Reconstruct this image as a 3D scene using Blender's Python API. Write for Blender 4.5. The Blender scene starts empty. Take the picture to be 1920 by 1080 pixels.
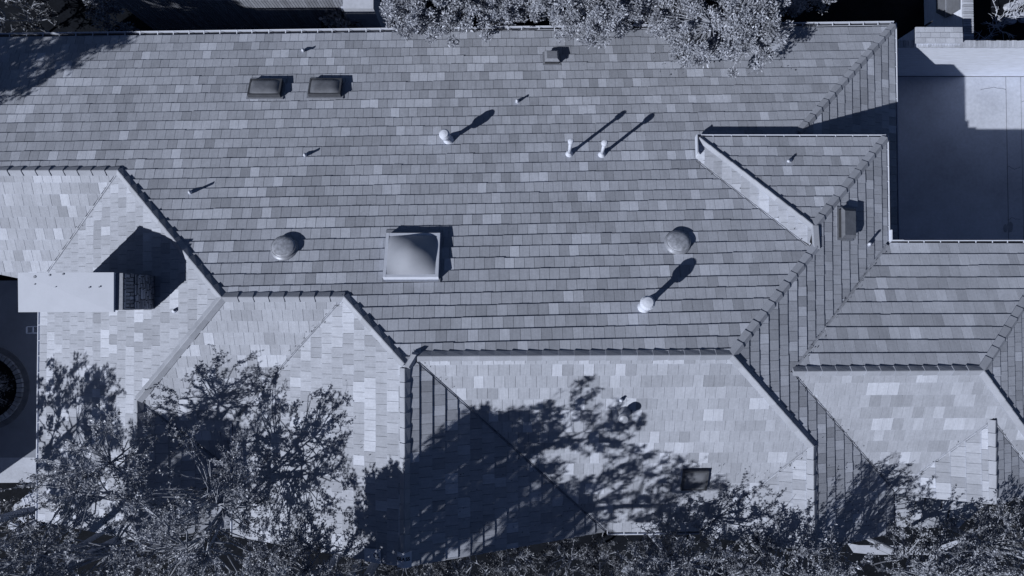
import bpy, math, random
import numpy as np
from mathutils import Vector, Matrix

random.seed(7)
rng = np.random.default_rng(11)
R_ = math.radians
scene = bpy.context.scene
COL = scene.collection

# ------------------------------------------------------------------ camera, world, sun, exposure
S = 0.0145                    # metres per plan unit
HR = 665 * S                  # height of the main ridge above the ground
F = 1200.0                    # focal length in photograph pixels = camera height over the ridge in units
CR = np.array([[0.999881, 0.002776, -0.015204], [-0.003059, 0.999823, -0.018576], [0.01515, 0.018621, 0.999712]])
GZ = -665.0                   # ground level in units (ridge = 0)

cam = bpy.data.cameras.new('camera')
camo = bpy.data.objects.new('camera', cam)
COL.objects.link(camo)
cam.sensor_width = 36.0
cam.lens = F / 1920 * 36.0
cam.clip_end = 2000
m = Matrix([[CR[0][0], CR[0][1], CR[0][2], 0], [CR[1][0], CR[1][1], CR[1][2], 0], [CR[2][0], CR[2][1], CR[2][2], F * S + HR], [0, 0, 0, 1]])
camo.matrix_world = m
scene.camera = camo

SUN_EL, SUN_AZ = 37.0, 35.2   # light travels towards +x,+y (up and right in the picture)
ce, se = math.cos(R_(SUN_EL)), math.sin(R_(SUN_EL))
LDIR = Vector((math.cos(R_(SUN_AZ)) * ce, math.sin(R_(SUN_AZ)) * ce, -se))

w = bpy.data.worlds.new('World')
scene.world = w
w.use_nodes = True
nt = w.node_tree
bg = nt.nodes['Background']
sky = nt.nodes.new('ShaderNodeTexSky')
sky.sky_type = 'NISHITA'
sky.sun_disc = False
sky.sun_elevation = R_(SUN_EL)
sky.air_density = 0.36
sky.ozone_density = 0.5
sky.dust_density = 0.2
sky.sun_rotation = math.atan2(-LDIR.x, -LDIR.y)
nt.links.new(sky.outputs[0], bg.inputs[0])
bg.inputs[1].default_value = 0.05

sun = bpy.data.lights.new('sun', 'SUN')
sun.energy = 5.0
sun.angle = R_(0.5)
sun.color = (1.0, 0.97, 0.93)
suno = bpy.data.objects.new('sun', sun)
suno.rotation_euler = LDIR.to_track_quat('-Z', 'Y').to_euler()
suno.location = (-20, -20, 40)
COL.objects.link(suno)

scene.view_settings.view_transform = 'Standard'
scene.view_settings.look = 'None'
scene.view_settings.exposure = 0.2
scene.view_settings.gamma = 1.0

# ------------------------------------------------------------------ helpers
def W(p):
    return Vector((p[0] * S, p[1] * S, p[2] * S + HR))

def ray(px, py):
    return CR @ np.array([px - 960, -(py - 540), -F])

def at(px, py, z):
    d = ray(px, py)
    t = (z - F) / d[2]
    return np.array([t * d[0], t * d[1], z])

def hit(px, py, pl):
    d = ray(px, py)
    a, gx, gy = pl
    t = (a - F) / (d[2] - gx * d[0] - gy * d[1])
    return np.array([t * d[0], t * d[1], F + t * d[2]])

def proj(p):
    v = CR.T @ (np.array(p) - np.array([0, 0, F]))
    return 960 + F * v[0] / -v[2], 540 - F * v[1] / -v[2]

def tint(v, k=1.0):
    # the picture is toned navy: neutral things carry a blue-grey cast
    return (v * (1 - 0.295 * k), v * (1 - 0.21 * k), v * 1.0, 1.0)

def tag(o, label=None, cat=None, group=None, kind=None):
    if label: o['label'] = label
    if cat: o['category'] = cat
    if group: o['group'] = group
    if kind: o['kind'] = kind
    return o

def empty(name, loc, **k):
    o = bpy.data.objects.new(name, None)
    o.empty_display_size = 0.3
    o.location = loc
    COL.objects.link(o)
    return tag(o, **k)

def link(name, me, parent=None, mat=None):
    o = bpy.data.objects.new(name, me)
    COL.objects.link(o)
    if mat is not None and not me.materials:
        me.materials.append(mat)
    if parent is not None:
        o.parent = parent
        o.matrix_parent_inverse = parent.matrix_world.inverted() if parent.type != 'EMPTY' or True else Matrix()
    return o

class MB:
    """collects polygons in plan units (z relative to the ridge)"""
    def __init__(self):
        self.v, self.f, self.t = [], [], []
    def face(self, pts, tone=1.0):
        n = len(self.v)
        self.v += [tuple(W(p)) for p in pts]
        self.f.append(tuple(range(n, n + len(pts))))
        self.t.append(tone)
    def prism(self, bot, top, tone=1.0, cap_bot=False):
        n = len(self.v)
        k = len(bot)
        self.v += [tuple(W(p)) for p in bot] + [tuple(W(p)) for p in top]
        self.f.append(tuple(range(n + k, n + 2 * k)))
        self.t.append(tone)
        if cap_bot:
            self.f.append(tuple(range(n + k - 1, n - 1, -1)))
            self.t.append(tone)
        for i in range(k):
            j = (i + 1) % k
            self.f.append((n + i, n + j, n + k + j, n + k + i))
            self.t.append(tone)
    def box(self, c, ax, ay, az, tone=1.0):
        c, ax, ay, az = map(np.array, (c, ax, ay, az))
        b = [c - ax - ay - az, c + ax - ay - az, c + ax + ay - az, c - ax + ay - az]
        t = [q + 2 * az for q in b]
        self.prism(b, t, tone, True)
    def beam(self, p0, p1, half_w, half_h, tone=1.0, up=(0, 0, 1)):
        p0, p1 = np.array(p0, float), np.array(p1, float)
        d = p1 - p0
        L = np.linalg.norm(d)
        d /= L
        u = np.array(up, float)
        sd = np.cross(d, u); sd /= np.linalg.norm(sd) + 1e-9
        u2 = np.cross(sd, d)
        self.box((p0 + p1) / 2, d * L / 2, sd * half_w, u2 * half_h, tone)
    def tube(self, pts, rad, n=8, tone=1.0, cap=True):
        pts = [np.array(p, float) for p in pts]
        rings = []
        prev = None
        for i, p in enumerate(pts):
            d = pts[min(i + 1, len(pts) - 1)] - pts[max(i - 1, 0)]
            d /= np.linalg.norm(d) + 1e-9
            ref = np.array([1, 0, 0.]) if abs(d[0]) < 0.9 else np.array([0, 1., 0])
            a = np.cross(d, ref); a /= np.linalg.norm(a)
            b = np.cross(d, a)
            r = rad[i] if hasattr(rad, '__len__') else rad
            st = len(self.v)
            for k in range(n):
                t = 2 * math.pi * k / n
                self.v.append(tuple(W(p + r * (math.cos(t) * a + math.sin(t) * b))))
            rings.append(st)
        for i in range(len(rings) - 1):
            for k in range(n):
                self.f.append((rings[i] + k, rings[i] + (k + 1) % n, rings[i + 1] + (k + 1) % n, rings[i + 1] + k))
                self.t.append(tone)
        if cap:
            self.f.append(tuple(rings[-1] + k for k in range(n))); self.t.append(tone)
            self.f.append(tuple(rings[0] + n - 1 - k for k in range(n))); self.t.append(tone)
    def build(self, name, mat, parent=None, smooth=False):
        me = bpy.data.meshes.new(name)
        me.from_pydata(self.v, [], self.f)
        at_ = me.attributes.new('tone', 'FLOAT', 'FACE')
        at_.data.foreach_set('value', np.array(self.t, dtype=np.float32))
        if smooth:
            me.polygons.foreach_set('use_smooth', [True] * len(me.polygons))
        me.update()
        return link(name, me, parent, mat)

def nd(nt, typ, **k):
    n = nt.nodes.new(typ)
    for a, b in k.items():
        setattr(n, a, b)
    return n

def mat(name, val, rough=0.7, k=1.0, noise=0.0, nscale=5.0, fine=0.0, fscale=60.0, bump=0.0, bscale=80.0, metallic=0.0, spec=0.3, tone=False, stretch=None):
    """procedural blue-grey material: base value, large and fine mottling, fine relief"""
    M = bpy.data.materials.new(name)
    M.use_nodes = True
    nt = M.node_tree
    b = nt.nodes['Principled BSDF']
    b.inputs['Roughness'].default_value = rough
    b.inputs['Metallic'].default_value = metallic
    b.inputs['Specular IOR Level'].default_value = spec
    b.inputs['Specular Tint'].default_value = tint(1.0)
    geo = nd(nt, 'ShaderNodeNewGeometry')
    pos = geo.outputs['Position']
    if stretch:
        mp = nd(nt, 'ShaderNodeMapping')
        mp.inputs['Scale'].default_value = stretch
        nt.links.new(pos, mp.inputs[0]); pos = mp.outputs[0]
    fac = None
    def mul(a, bsock):
        mm = nd(nt, 'ShaderNodeMath', operation='MULTIPLY')
        if a is None: mm.inputs[0].default_value = 1.0
        else: nt.links.new(a, mm.inputs[0])
        nt.links.new(bsock, mm.inputs[1])
        return mm.outputs[0]
    for amt, sc in ((noise, nscale), (fine, fscale)):
        if amt:
            nz = nd(nt, 'ShaderNodeTexNoise')
            nz.inputs['Scale'].default_value = sc
            nz.inputs['Detail'].default_value = 5
            nz.inputs['Roughness'].default_value = 0.65
            nt.links.new(pos, nz.inputs['Vector'])
            mr = nd(nt, 'ShaderNodeMapRange')
            mr.inputs['From Min'].default_value = 0.25; mr.inputs['From Max'].default_value = 0.75
            mr.inputs['To Min'].default_value = 1 - amt; mr.inputs['To Max'].default_value = 1 + amt
            nt.links.new(nz.outputs[0], mr.inputs[0])
            fac = mul(fac, mr.outputs[0])
    if tone:
        a = nd(nt, 'ShaderNodeAttribute', attribute_name='tone')
        fac = mul(fac, a.outputs['Fac'])
    col = tint(val, k)
    if fac is None:
        b.inputs['Base Color'].default_value = col
    else:
        vm = nd(nt, 'ShaderNodeVectorMath', operation='SCALE')
        vm.inputs[0].default_value = col[:3]
        nt.links.new(fac, vm.inputs['Scale'])
        nt.links.new(vm.outputs[0], b.inputs['Base Color'])
    if bump:
        nz = nd(nt, 'ShaderNodeTexNoise')
        nz.inputs['Scale'].default_value = bscale
        nz.inputs['Detail'].default_value = 4
        nt.links.new(pos, nz.inputs['Vector'])
        bp = nd(nt, 'ShaderNodeBump')
        bp.inputs['Strength'].default_value = bump
        bp.inputs['Distance'].default_value = 0.01
        nt.links.new(nz.outputs[0], bp.inputs['Height'])
        nt.links.new(bp.outputs[0], b.inputs['Normal'])
    return M

M_TILE = mat('concrete_tile', 0.375, 0.75, noise=0.10, nscale=1.3, fine=0.10, fscale=14, bump=0.25, bscale=90, tone=True)
M_CAP = mat('ridge_concrete', 0.34, 0.75, noise=0.10, nscale=3, fine=0.08, fscale=30, bump=0.25, tone=True)
M_DECK = mat('roof_felt', 0.09, 0.9)
M_FLASH = mat('valley_metal', 0.34, 0.5, noise=0.25, nscale=8, fine=0.2, fscale=40, metallic=0.0, tone=True)
M_WHITE = mat('white_paint', 0.62, 0.5, noise=0.08, nscale=6, fine=0.05)
M_GUTIN = mat('gutter_inside', 0.06, 0.7, noise=0.3, nscale=6)
M_PIPE = mat('painted_metal', 0.58, 0.45, noise=0.08, nscale=9, fine=0.08, fscale=40)
M_GALV = mat('galvanised', 0.29, 0.45, noise=0.2, nscale=14, fine=0.1, metallic=0.2)
M_FRAME = mat('bronze_frame', 0.07, 0.4, noise=0.2)
M_SMOKE = mat('smoky_acrylic', 0.15, 0.3, noise=0.25, nscale=5, spec=0.5)
M_OPAL = mat('opal_acrylic', 0.34, 0.5, noise=0.05, nscale=4, spec=0.5)
M_WALL = mat('stucco', 0.42, 0.85, noise=0.1, nscale=2, bump=0.3)
M_BRICKD = mat('dark_brick', 0.28, 0.9, noise=0.2, nscale=6, fine=0.2, fscale=50, bump=0.5, tone=True)
M_MORTAR = mat('mortar', 0.10, 0.95, noise=0.2)
M_BRICKL = mat('pale_brick', 0.46, 0.85, noise=0.12, nscale=3, fine=0.14, fscale=25, bump=0.4, tone=True)
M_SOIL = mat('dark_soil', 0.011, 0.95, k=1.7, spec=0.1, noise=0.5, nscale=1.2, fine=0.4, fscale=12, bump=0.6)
M_ASPH = mat('asphalt', 0.26, 0.85, k=1.1, spec=0.15, noise=0.18, nscale=0.7, fine=0.1, fscale=60, bump=0.3)
M_CONC = mat('patio_concrete', 0.48, 0.85, noise=0.2, nscale=0.5, fine=0.08, fscale=8, bump=0.15)
M_JOINT = mat('slab_joint', 0.03, 0.9)
M_BARK = mat('bark', 0.30, 0.9, noise=0.3, nscale=10, bump=0.4)
M_PAPER = mat('underlay_sheet', 0.6, 0.7, noise=0.15, nscale=6)
M_INK = mat('black_ink', 0.01, 0.7)
M_WOOD = mat('grey_board', 0.14, 0.8, noise=0.25, nscale=4)
M_DARKW = mat('dark_board', 0.03, 0.8, noise=0.3, nscale=4)

def streaks(M, amt):
    # rain streaks running down whichever way a slope falls
    nt = M.node_tree
    vm = [n for n in nt.nodes if n.type == 'VECT_MATH'][0]
    old = vm.inputs['Scale'].links[0].from_socket
    geo = [n for n in nt.nodes if n.type == 'NEW_GEOMETRY'][0]
    outs = []
    for sc in ((26, 2.2, 2.2), (2.2, 26, 2.2)):
        mp = nd(nt, 'ShaderNodeMapping'); mp.inputs['Scale'].default_value = sc
        nt.links.new(geo.outputs['Position'], mp.inputs[0])
        nz = nd(nt, 'ShaderNodeTexNoise'); nz.inputs['Scale'].default_value = 1.0; nz.inputs['Detail'].default_value = 3
        nt.links.new(mp.outputs[0], nz.inputs['Vector']); outs.append(nz.outputs[0])
    sp = nd(nt, 'ShaderNodeSeparateXYZ'); nt.links.new(geo.outputs['True Normal'], sp.inputs[0])
    ab = []
    for k in 'XY':
        m_ = nd(nt, 'ShaderNodeMath', operation='ABSOLUTE'); nt.links.new(sp.outputs[k], m_.inputs[0]); ab.append(m_.outputs[0])
    gt_ = nd(nt, 'ShaderNodeMath', operation='GREATER_THAN'); nt.links.new(ab[0], gt_.inputs[0]); nt.links.new(ab[1], gt_.inputs[1])
    mx = nd(nt, 'ShaderNodeMix'); nt.links.new(gt_.outputs[0], mx.inputs['Factor']); nt.links.new(outs[0], mx.inputs['A']); nt.links.new(outs[1], mx.inputs['B'])
    mr = nd(nt, 'ShaderNodeMapRange'); mr.inputs['From Min'].default_value = .3; mr.inputs['From Max'].default_value = .7
    mr.inputs['To Min'].default_value = 1 - amt; mr.inputs['To Max'].default_value = 1 + amt
    nt.links.new(mx.outputs['Result'], mr.inputs[0])
    mu = nd(nt, 'ShaderNodeMath', operation='MULTIPLY'); nt.links.new(old, mu.inputs[0]); nt.links.new(mr.outputs[0], mu.inputs[1])
    nt.links.new(mu.outputs[0], vm.inputs['Scale'])
streaks(M_TILE, 0.07)

def leaf_mat(name, val, var=0.35, rough=0.42, spec=0.5):
    M = mat(name, val, rough, noise=var, nscale=2.0, tone=True, spec=spec)
    nt = M.node_tree
    b = nt.nodes['Principled BSDF']
    tr = nd(nt, 'ShaderNodeBsdfTranslucent')
    tr.inputs[0].default_value = tint(val * 0.8)
    mx = nd(nt, 'ShaderNodeMixShader')
    mx.inputs[0].default_value = 0.15
    nt.links.new(b.outputs[0], mx.inputs[1]); nt.links.new(tr.outputs[0], mx.inputs[2])
    nt.links.new(mx.outputs[0], nt.nodes['Material Output'].inputs[0])
    return M
M_LEAFA = leaf_mat('broad_leaf', 0.34)
M_LEAFB = leaf_mat('small_leaf', 0.31)
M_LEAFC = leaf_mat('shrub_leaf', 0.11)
M_LEAFSHADE = leaf_mat('shaded_leaf', 0.045)  # leaf colour darkened to carry the shade at the upper left

# ------------------------------------------------------------------ roof planes  z = a + gx x + gy y (units)
p = 0.4312
PL = {
 'N1': (p * -104.72, 0, -p), 'S1': (p * 104.72, 0, p), 'E2': (p * 431.39, -p, 0),
 'W1': (5.68 + p * 181.13, p, 0), 'E3': (5.68 - p * 181.13, -p, 0),
 'Sb': (-50.85, 0, p), 'W2': (185.47, p, 0), 'Sc': (-282.64, 0, p),
 'N3': (-123.01, 0, -p), 'S3': (0.32, 0, p), 'E4': (-462.84, -p, 0), 'E1': (79.43, -p, 0),
 'E5': (349.65, -p, 0), 'W5': (-542.46, p, 0), 'E6': (327.68, -p, 0), 'W6': (-348.92, p, 0),
}
_a = hit(1525, 425, PL['E2'])
PL['N2'] = (_a[2] + p * _a[1], 0, -p)

def zof(n, x, y):
    a, gx, gy = PL[n]
    return a + gx * x + gy * y

def X3(a, b, c):
    """meeting point of two planes and a third plane or ('x',v) / ('y',v)"""
    A, B = [], []
    for q in (a, b, c):
        if isinstance(q, tuple):
            A.append([1, 0, 0] if q[0] == 'x' else [0, 1, 0]); B.append(q[1])
        else:
            s, gx, gy = PL[q]
            A.append([-gx, -gy, 1]); B.append(s)
    return np.linalg.solve(np.array(A, float), np.array(B, float))

def on(n, x, y):
    return np.array([x, y, zof(n, x, y)])

H = lambda px, py, n: hit(px, py, PL[n])

XE, XE1, XS = 832.0, 952.0, 838.0          # east eaves
XW1, XW2 = -562.0, -1040.0                 # west eaves
YR = -490.0                                # south rakes and eaves
YN3 = 115.0
def yN1(x): return 640 + 0.021 * (x + 180)  # the long north eave is a touch askew
apexR = X3('N1', 'S1', 'E2')
apexT = X3('N1', 'W1', 'E3')
apexL = X3('N1', 'Sb', 'W2')
ridB = X3('N1', 'W1', 'Sb')
ridC = X3('N1', 'W2', 'Sc')
ridA0 = X3('N1', 'S1', 'E3')
ridA0b = X3('N1', 'E3', 'S1')
apexN2 = X3('N2', 'E2', ('y', _a[1]))
hipN2E = X3('N2', 'E2', ('x', XE))
YN2 = hipN2E[1]
wsTop = on('N2', H(1312, 268, 'N2')[0], YN2)
wsLow = H(1307, 302, 'N1')
wsEnd = H(1516, 462, 'N1')
n1e2 = H(1528, 464, 'N1')
NEc = X3('N1', 'E1', ('x', XE1))
NEc = np.array([XE1, NEc[1], NEc[2]])
t1 = X3('N1', 'E1', ('y', 330.0))
vN3 = X3('E2', 'N3', ('x', XE + 2))
r3 = X3('E2', 'N3', 'S3')
r3e = X3('N3', 'S3', 'E5')
vS3 = X3('E2', 'S3', ('x', XS))
a6 = X3('S1', 'E2', 'W6')
a5 = X3('S3', 'W5', 'E6')
aE4 = X3('W2', 'E4', 'Sb')
XFAR_W, XFAR_E = -1420.0, 1430.0

# WS: the strip facing south-west between the raised roof and the long slope
def plane3(a, b, c):
    n = np.cross(b - a, c - a); n /= n[2]
    return (float(n @ a), float(-n[0]), float(-n[1]))
PL['WS'] = plane3(wsTop, wsLow, (apexN2 + wsEnd) / 2)

YS3 = -420.0
REG = {}   # name -> (list of xy points, edge kinds for edge i -> i+1)
def reg(n, items, e=23.29, wd=20.0):
    REG[n] = ([np.array(q[0][:2], float) for q in items], [q[1] for q in items], e, wd)

nW = (XFAR_W, yN1(XFAR_W))
reg('N1', [((NEc[0], yN1(NEc[0])), 'E'), (nW, 'X'), ((XFAR_W, ridC[1]), 'H'), (ridC, 'H'), (apexL, 'H'), (ridB, 'H'), (apexT, 'H'), (ridA0, 'H'),
           (apexR, 'H'), (n1e2, 'X'), (wsEnd, 'V'), (wsLow, 'X'), (t1, 'H')])
reg('S1', [(ridA0, 'H'), (apexR, 'H'), (a6, 'V'), (X3('S1', 'W6', ('y', YR)), 'E'), (X3('S1', 'E3', ('y', YR)), 'V')])
reg('E2', [(apexR, 'H'), (n1e2, 'H'), (apexN2, 'H'), (hipN2E, 'E'), ((XE, vN3[1]), 'V'), (r3, 'V'), (vS3, 'E'), ((XS, YR - 12), 'R'),
           (X3('E2', 'W6', ('y', YR - 12)), 'H'), (a6, 'H')])
reg('N2', [(hipN2E, 'E'), (wsTop, 'H'), (apexN2, 'H')])
reg('E1', [((XE1, yN1(XE1)), 'H'), (t1, 'X'), ((720.0, 330.0), 'X'), ((720.0, 122.0), 'X'), ((XE1, 122.0), 'E')])
reg('W1', [(apexT, 'H'), (X3('W1', 'E3', ('y', YR)), 'R'), ((XW1, YR), 'E'), (X3('W1', 'Sb', ('x', XW1)), 'V'), (ridB, 'H')])
reg('E3', [(apexT, 'H'), (ridA0, 'V'), (X3('S1', 'E3', ('y', YR)), 'R'), (X3('W1', 'E3', ('y', YR)), 'H')])
reg('Sb', [(apexL, 'H'), (ridB, 'V'), (X3('W1', 'Sb', ('x', XW1)), 'X'), (X3('Sb', 'E4', ('x', XW1)), 'V'), (aE4, 'H')])
reg('W2', [(ridC, 'H'), (apexL, 'H'), (aE4, 'H'), (X3('W2', 'E4', ('y', YR)), 'R'), ((XW2, YR), 'E'), (X3('W2', 'Sc', ('x', XW2)), 'V')])
reg('Sc', [(ridC, 'V'), (X3('W2', 'Sc', ('x', XW2)), 'E'), ((-1130.0, 64.0), 'E'), ((XFAR_W, 64.0), 'X'), ((XFAR_W, ridC[1]), 'H')])
reg('E4', [(aE4, 'V'), (X3('Sb', 'E4', ('x', XW1)), 'X'), ((XW1, YR), 'R'), (X3('W2', 'E4', ('y', YR)), 'H')])
c5n = X3('N3', 'E5', ('y', YN3)); c5s = X3('S3', 'E5', ('y', YS3))
reg('N3', [(r3, 'V'), ((XE + 2, vN3[1]), 'E'), ((c5n[0], YN3), 'H'), (r3e, 'H')], 25.6, 21.5)
reg('S3', [(r3, 'H'), (r3e, 'H'), (X3('S3', 'E5', ('x', c5n[0])), 'E'), ((c5n[0], YS3), 'E'), (X3('S3', 'E6', ('y', YS3)), 'V'), (a5, 'V'), (X3('S3', 'W5', ('y', YS3)), 'E'), (vS3, 'V')], 25.6, 21.5)
reg('E5', [(r3e, 'H'), ((c5n[0], YN3), 'E'), ((c5n[0], X3('S3', 'E5', ('x', c5n[0]))[1]), 'H')], 23.3, 20)
reg('W5', [(a5, 'H'), (X3('W5', 'E6', ('y', YS3)), 'R'), (X3('S3', 'W5', ('y', YS3)), 'V')], 25, 21.5)
reg('E6', [(a5, 'V'), (X3('S3', 'E6', ('y', YS3)), 'R'), (X3('W5', 'E6', ('y', YS3)), 'H')])
reg('W6', [(a6, 'H'), (X3('E2', 'W6', ('y', YR - 12)), 'R'), ((X3('S1', 'W6', ('y', YR))[0], YR - 12), 'X'), (X3('S1', 'W6', ('y', YR)), 'V')])
reg('WS', [(apexN2, 'H'), (wsTop, 'R'), (wsLow, 'V'), (wsEnd, 'X')], 17.0, 26.0)

OFF = {'E': 3.0, 'R': 3.0, 'V': -3.2, 'H': 0.0, 'X': 0.0}
def area2(P):
    return sum(P[i][0] * P[(i + 1) % len(P)][1] - P[(i + 1) % len(P)][0] * P[i][1] for i in range(len(P)))
def offset_poly(P, K):
    sg = 1 if area2(P) > 0 else -1
    n = len(P)
    L = []
    for i in range(n):
        d = P[(i + 1) % n] - P[i]
        l = np.linalg.norm(d)
        nn = np.array([d[1], -d[0]]) / (l + 1e-9) * sg      # outward
        L.append((P[i] + nn * OFF[K[i]], d))
    out = []
    for i in range(n):
        (q, d), (q2, d2) = L[i - 1], L[i]
        det = d[0] * -d2[1] + d2[0] * d[1]
        if abs(det) < 1e-3 * np.linalg.norm(d) * np.linalg.norm(d2):
            out.append(q2)
        else:
            r = q2 - q
            t = (r[0] * -d2[1] + d2[0] * r[1]) / det
            c = q + t * d
            out.append(c if np.linalg.norm(c - P[i]) < 25 else P[i])
    return out

def clip(poly, rect):
    """poly (any shape) cut to the convex counter-clockwise rect"""
    out = poly
    for i in range(4):
        a, b = rect[i], rect[(i + 1) % 4]
        ex, ey = b[0] - a[0], b[1] - a[1]
        inp, out = out, []
        if not inp: return []
        for j in range(len(inp)):
            q, r = inp[j - 1], inp[j]
            sq = ex * (q[1] - a[1]) - ey * (q[0] - a[0])
            sr = ex * (r[1] - a[1]) - ey * (r[0] - a[0])
            if (sq >= 0) != (sr >= 0):
                t = sq / (sq - sr)
                out.append((q[0] + t * (r[0] - q[0]), q[1] + t * (r[1] - q[1])))
            if sr >= 0: out.append(r)
    return out

# ------------------------------------------------------------------ the house
house = empty('tiled_house', W((0, 100, GZ)), label='large rambling house with hipped grey concrete tile roof full of vents and skylights', cat='house')
bpy.context.view_layer.update()

deck = MB()
for n, (P, K, e, wd) in REG.items():
    Q = [on(n, q[0], q[1]) for q in P]
    if area2(P) < 0: Q = Q[::-1]
    deck.prism([q - [0, 0, 7] for q in Q], [q - [0, 0, 0.6] for q in Q], 1.0, True)
roof = deck.build('roof', M_DECK, house)
bpy.context.view_layer.update()

TH = 2.25
full = []       # whole tiles that may become single objects
rest = MB()
def pick_tone():
    return 1 + (raw_tone() - 1) * 1.05
def raw_tone():
    r = random.random()
    if r < 0.10: return random.uniform(1.20, 1.36)
    if r < 0.24: return random.uniform(1.06, 1.15)
    if r < 0.41: return random.uniform(0.79, 0.88)
    return random.uniform(0.93, 1.03)
for n, (P, K, e, wd) in REG.items():
    a, gx, gy = PL[n]
    g = np.array([gx, gy]); gl = np.linalg.norm(g)
    d = -g / gl                                  # downhill in plan
    if n == 'N1':
        d = np.array([-0.0195, 1.0]); d /= np.linalg.norm(d)
    l = np.array([d[1], -d[0]])
    Pi = offset_poly(P, K)
    loc = [(float(q @ l), float(q @ d)) for q in Pi]
    if area2([np.array(q) for q in loc]) < 0: loc = loc[::-1]
    ss = [q[1] for q in loc]; ll = [q[0] for q in loc]
    smax = max(ss)
    if n == 'N1':
        yy = H(920, 642, 'N1'); smax = float(yy[:2] @ d) + 30 * 23.29 + 23.29 * 2
        while smax > max(ss) + 10: smax -= e
    rows = int((smax - min(ss)) / e) + 2
    gz_cos = 1.0 / math.sqrt(1 + gl * gl)
    off = random.random() * wd
    run = 0.0
    for k in range(rows):
        s1 = smax - k * e; s0 = s1 - e
        off += wd * 0.5 + random.uniform(-3.5, 3.5)
        l0 = min(ll) - wd - (off % wd)
        row_t = random.uniform(-0.03, 0.03)
        tone_prev = pick_tone()
        jog = 0.0
        nn = int((max(ll) - l0) / wd) + 2
        for i in range(nn):
            tone = pick_tone() if random.random() < 0.72 else tone_prev * random.uniform(0.97, 1.03)
            tone_prev = tone
            if random.random() < 0.10: jog = random.uniform(-0.8, 0.8)
            la, lb = l0 + i * wd + 0.28, l0 + (i + 1) * wd - 0.28
            j1 = jog + random.uniform(-0.25, 0.25)
            rect = [(la, s0 - 0.6), (lb, s0 - 0.6), (lb, s1 + j1), (la, s1 + j1)]
            # rect must be counter-clockwise in (l, s)
            c = clip(loc, rect)
            if len(c) < 3: continue
            A = abs(area2([np.array(q) for q in c])) / 2
            if A < 6: continue
            hj = random.uniform(-0.25, 0.25)
            tl = random.uniform(-0.25, 0.25)
            def top(q):
                xy = q[0] * l + q[1] * d
                h = 0.35 + (TH + hj) * (q[1] - s0) / e + tl * (q[0] - la) / wd
                nz = np.array([-gx, -gy, 1]) * gz_cos * h
                return np.array([xy[0], xy[1], a + gx * xy[0] + gy * xy[1]]) + nz
            T = [top(q) for q in c]
            if A > (wd - 0.57) * e * 0.99:
                cc = sum(T) / len(T)
                px = proj(cc)
                if 10 < px[0] < 1910 and 10 < px[1] < 1070:
                    full.append((F - cc[2], len(full), T, n, l, d, tone + row_t, c, wd, e))
                    continue
            B = []
            for q in c:
                xy = q[0] * l + q[1] * d
                B.append(np.array([xy[0], xy[1], a + gx * xy[0] + gy * xy[1] - 0.4]))
            rest.prism(B, T, tone + row_t)
def tri_up(T):
    return T
full.sort(key=lambda t: (t[0] - (0 if t[3] != 'N1' else 0)))
# the 300 that show largest become single objects; the rest one mesh
def ptri(T):
    q = [np.array(proj(t)) for t in T]
    return abs(sum(q[i][0] * q[(i + 1) % len(q)][1] - q[(i + 1) % len(q)][0] * q[i][1] for i in range(len(q)))) / 2
full.sort(key=lambda t: -ptri(t[2]))
tile_cache = {}
for idx, (dep, _, T, n, l, d, tone, c, wd, e) in enumerate(full):
    a, gx, gy = PL[n]
    gz_cos = 1.0 / math.sqrt(1 + gx * gx + gy * gy)
    if idx < 300:
        tb = round(tone * 14) / 14
        key = (n if n == 'N1' else n, tb)
        base = T[0]
        me = tile_cache.get(key)
        # one shared mesh per slope and tone, placed at each tile's corner
        s0 = min(q[1] for q in c); la = min(q[0] for q in c)
        org = la * l + s0 * d
        o3 = np.array([org[0], org[1], a + gx * org[0] + gy * org[1]])
        if me is None:
            mb = MB()
            R4 = [(0, 0), (wd - 0.56, 0), (wd - 0.56, e + 0.6), (0, e + 0.6)]
            if area2([np.array(q[0] * l + q[1] * d) for q in R4]) < 0: R4 = R4[::-1]
            tt, bb = [], []
            for q in R4:
                xy = q[0] * l + q[1] * d
                zz = gx * xy[0] + gy * xy[1]
                h = 0.35 + TH * q[1] / e
                tt.append(np.array([xy[0], xy[1], zz]) + np.array([-gx, -gy, 1]) * gz_cos * h)
                bb.append(np.array([xy[0], xy[1], zz - 0.4]))
            mb.prism(bb, tt, tb)
            ob = mb.build('roof_tile', M_TILE, roof)
            me = ob.data
            me.transform(Matrix.Translation((0, 0, -HR)))
            tile_cache[key] = me
        else:
            ob = link('roof_tile', me, roof)
        ob.matrix_world = Matrix.Translation(W(o3))
        ob.location = W(o3)
        ob.rotation_euler = Vector((random.uniform(-0.004, 0.004), random.uniform(-0.004, 0.004), 0))
    else:
        B = [t - np.array([-gx, -gy, 1]) * gz_cos * 3.2 for t in T]
        rest.prism(B, T, tone)
rt = rest.build('roof_tile', M_TILE, roof)
tag(rt, kind='stuff')

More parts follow.
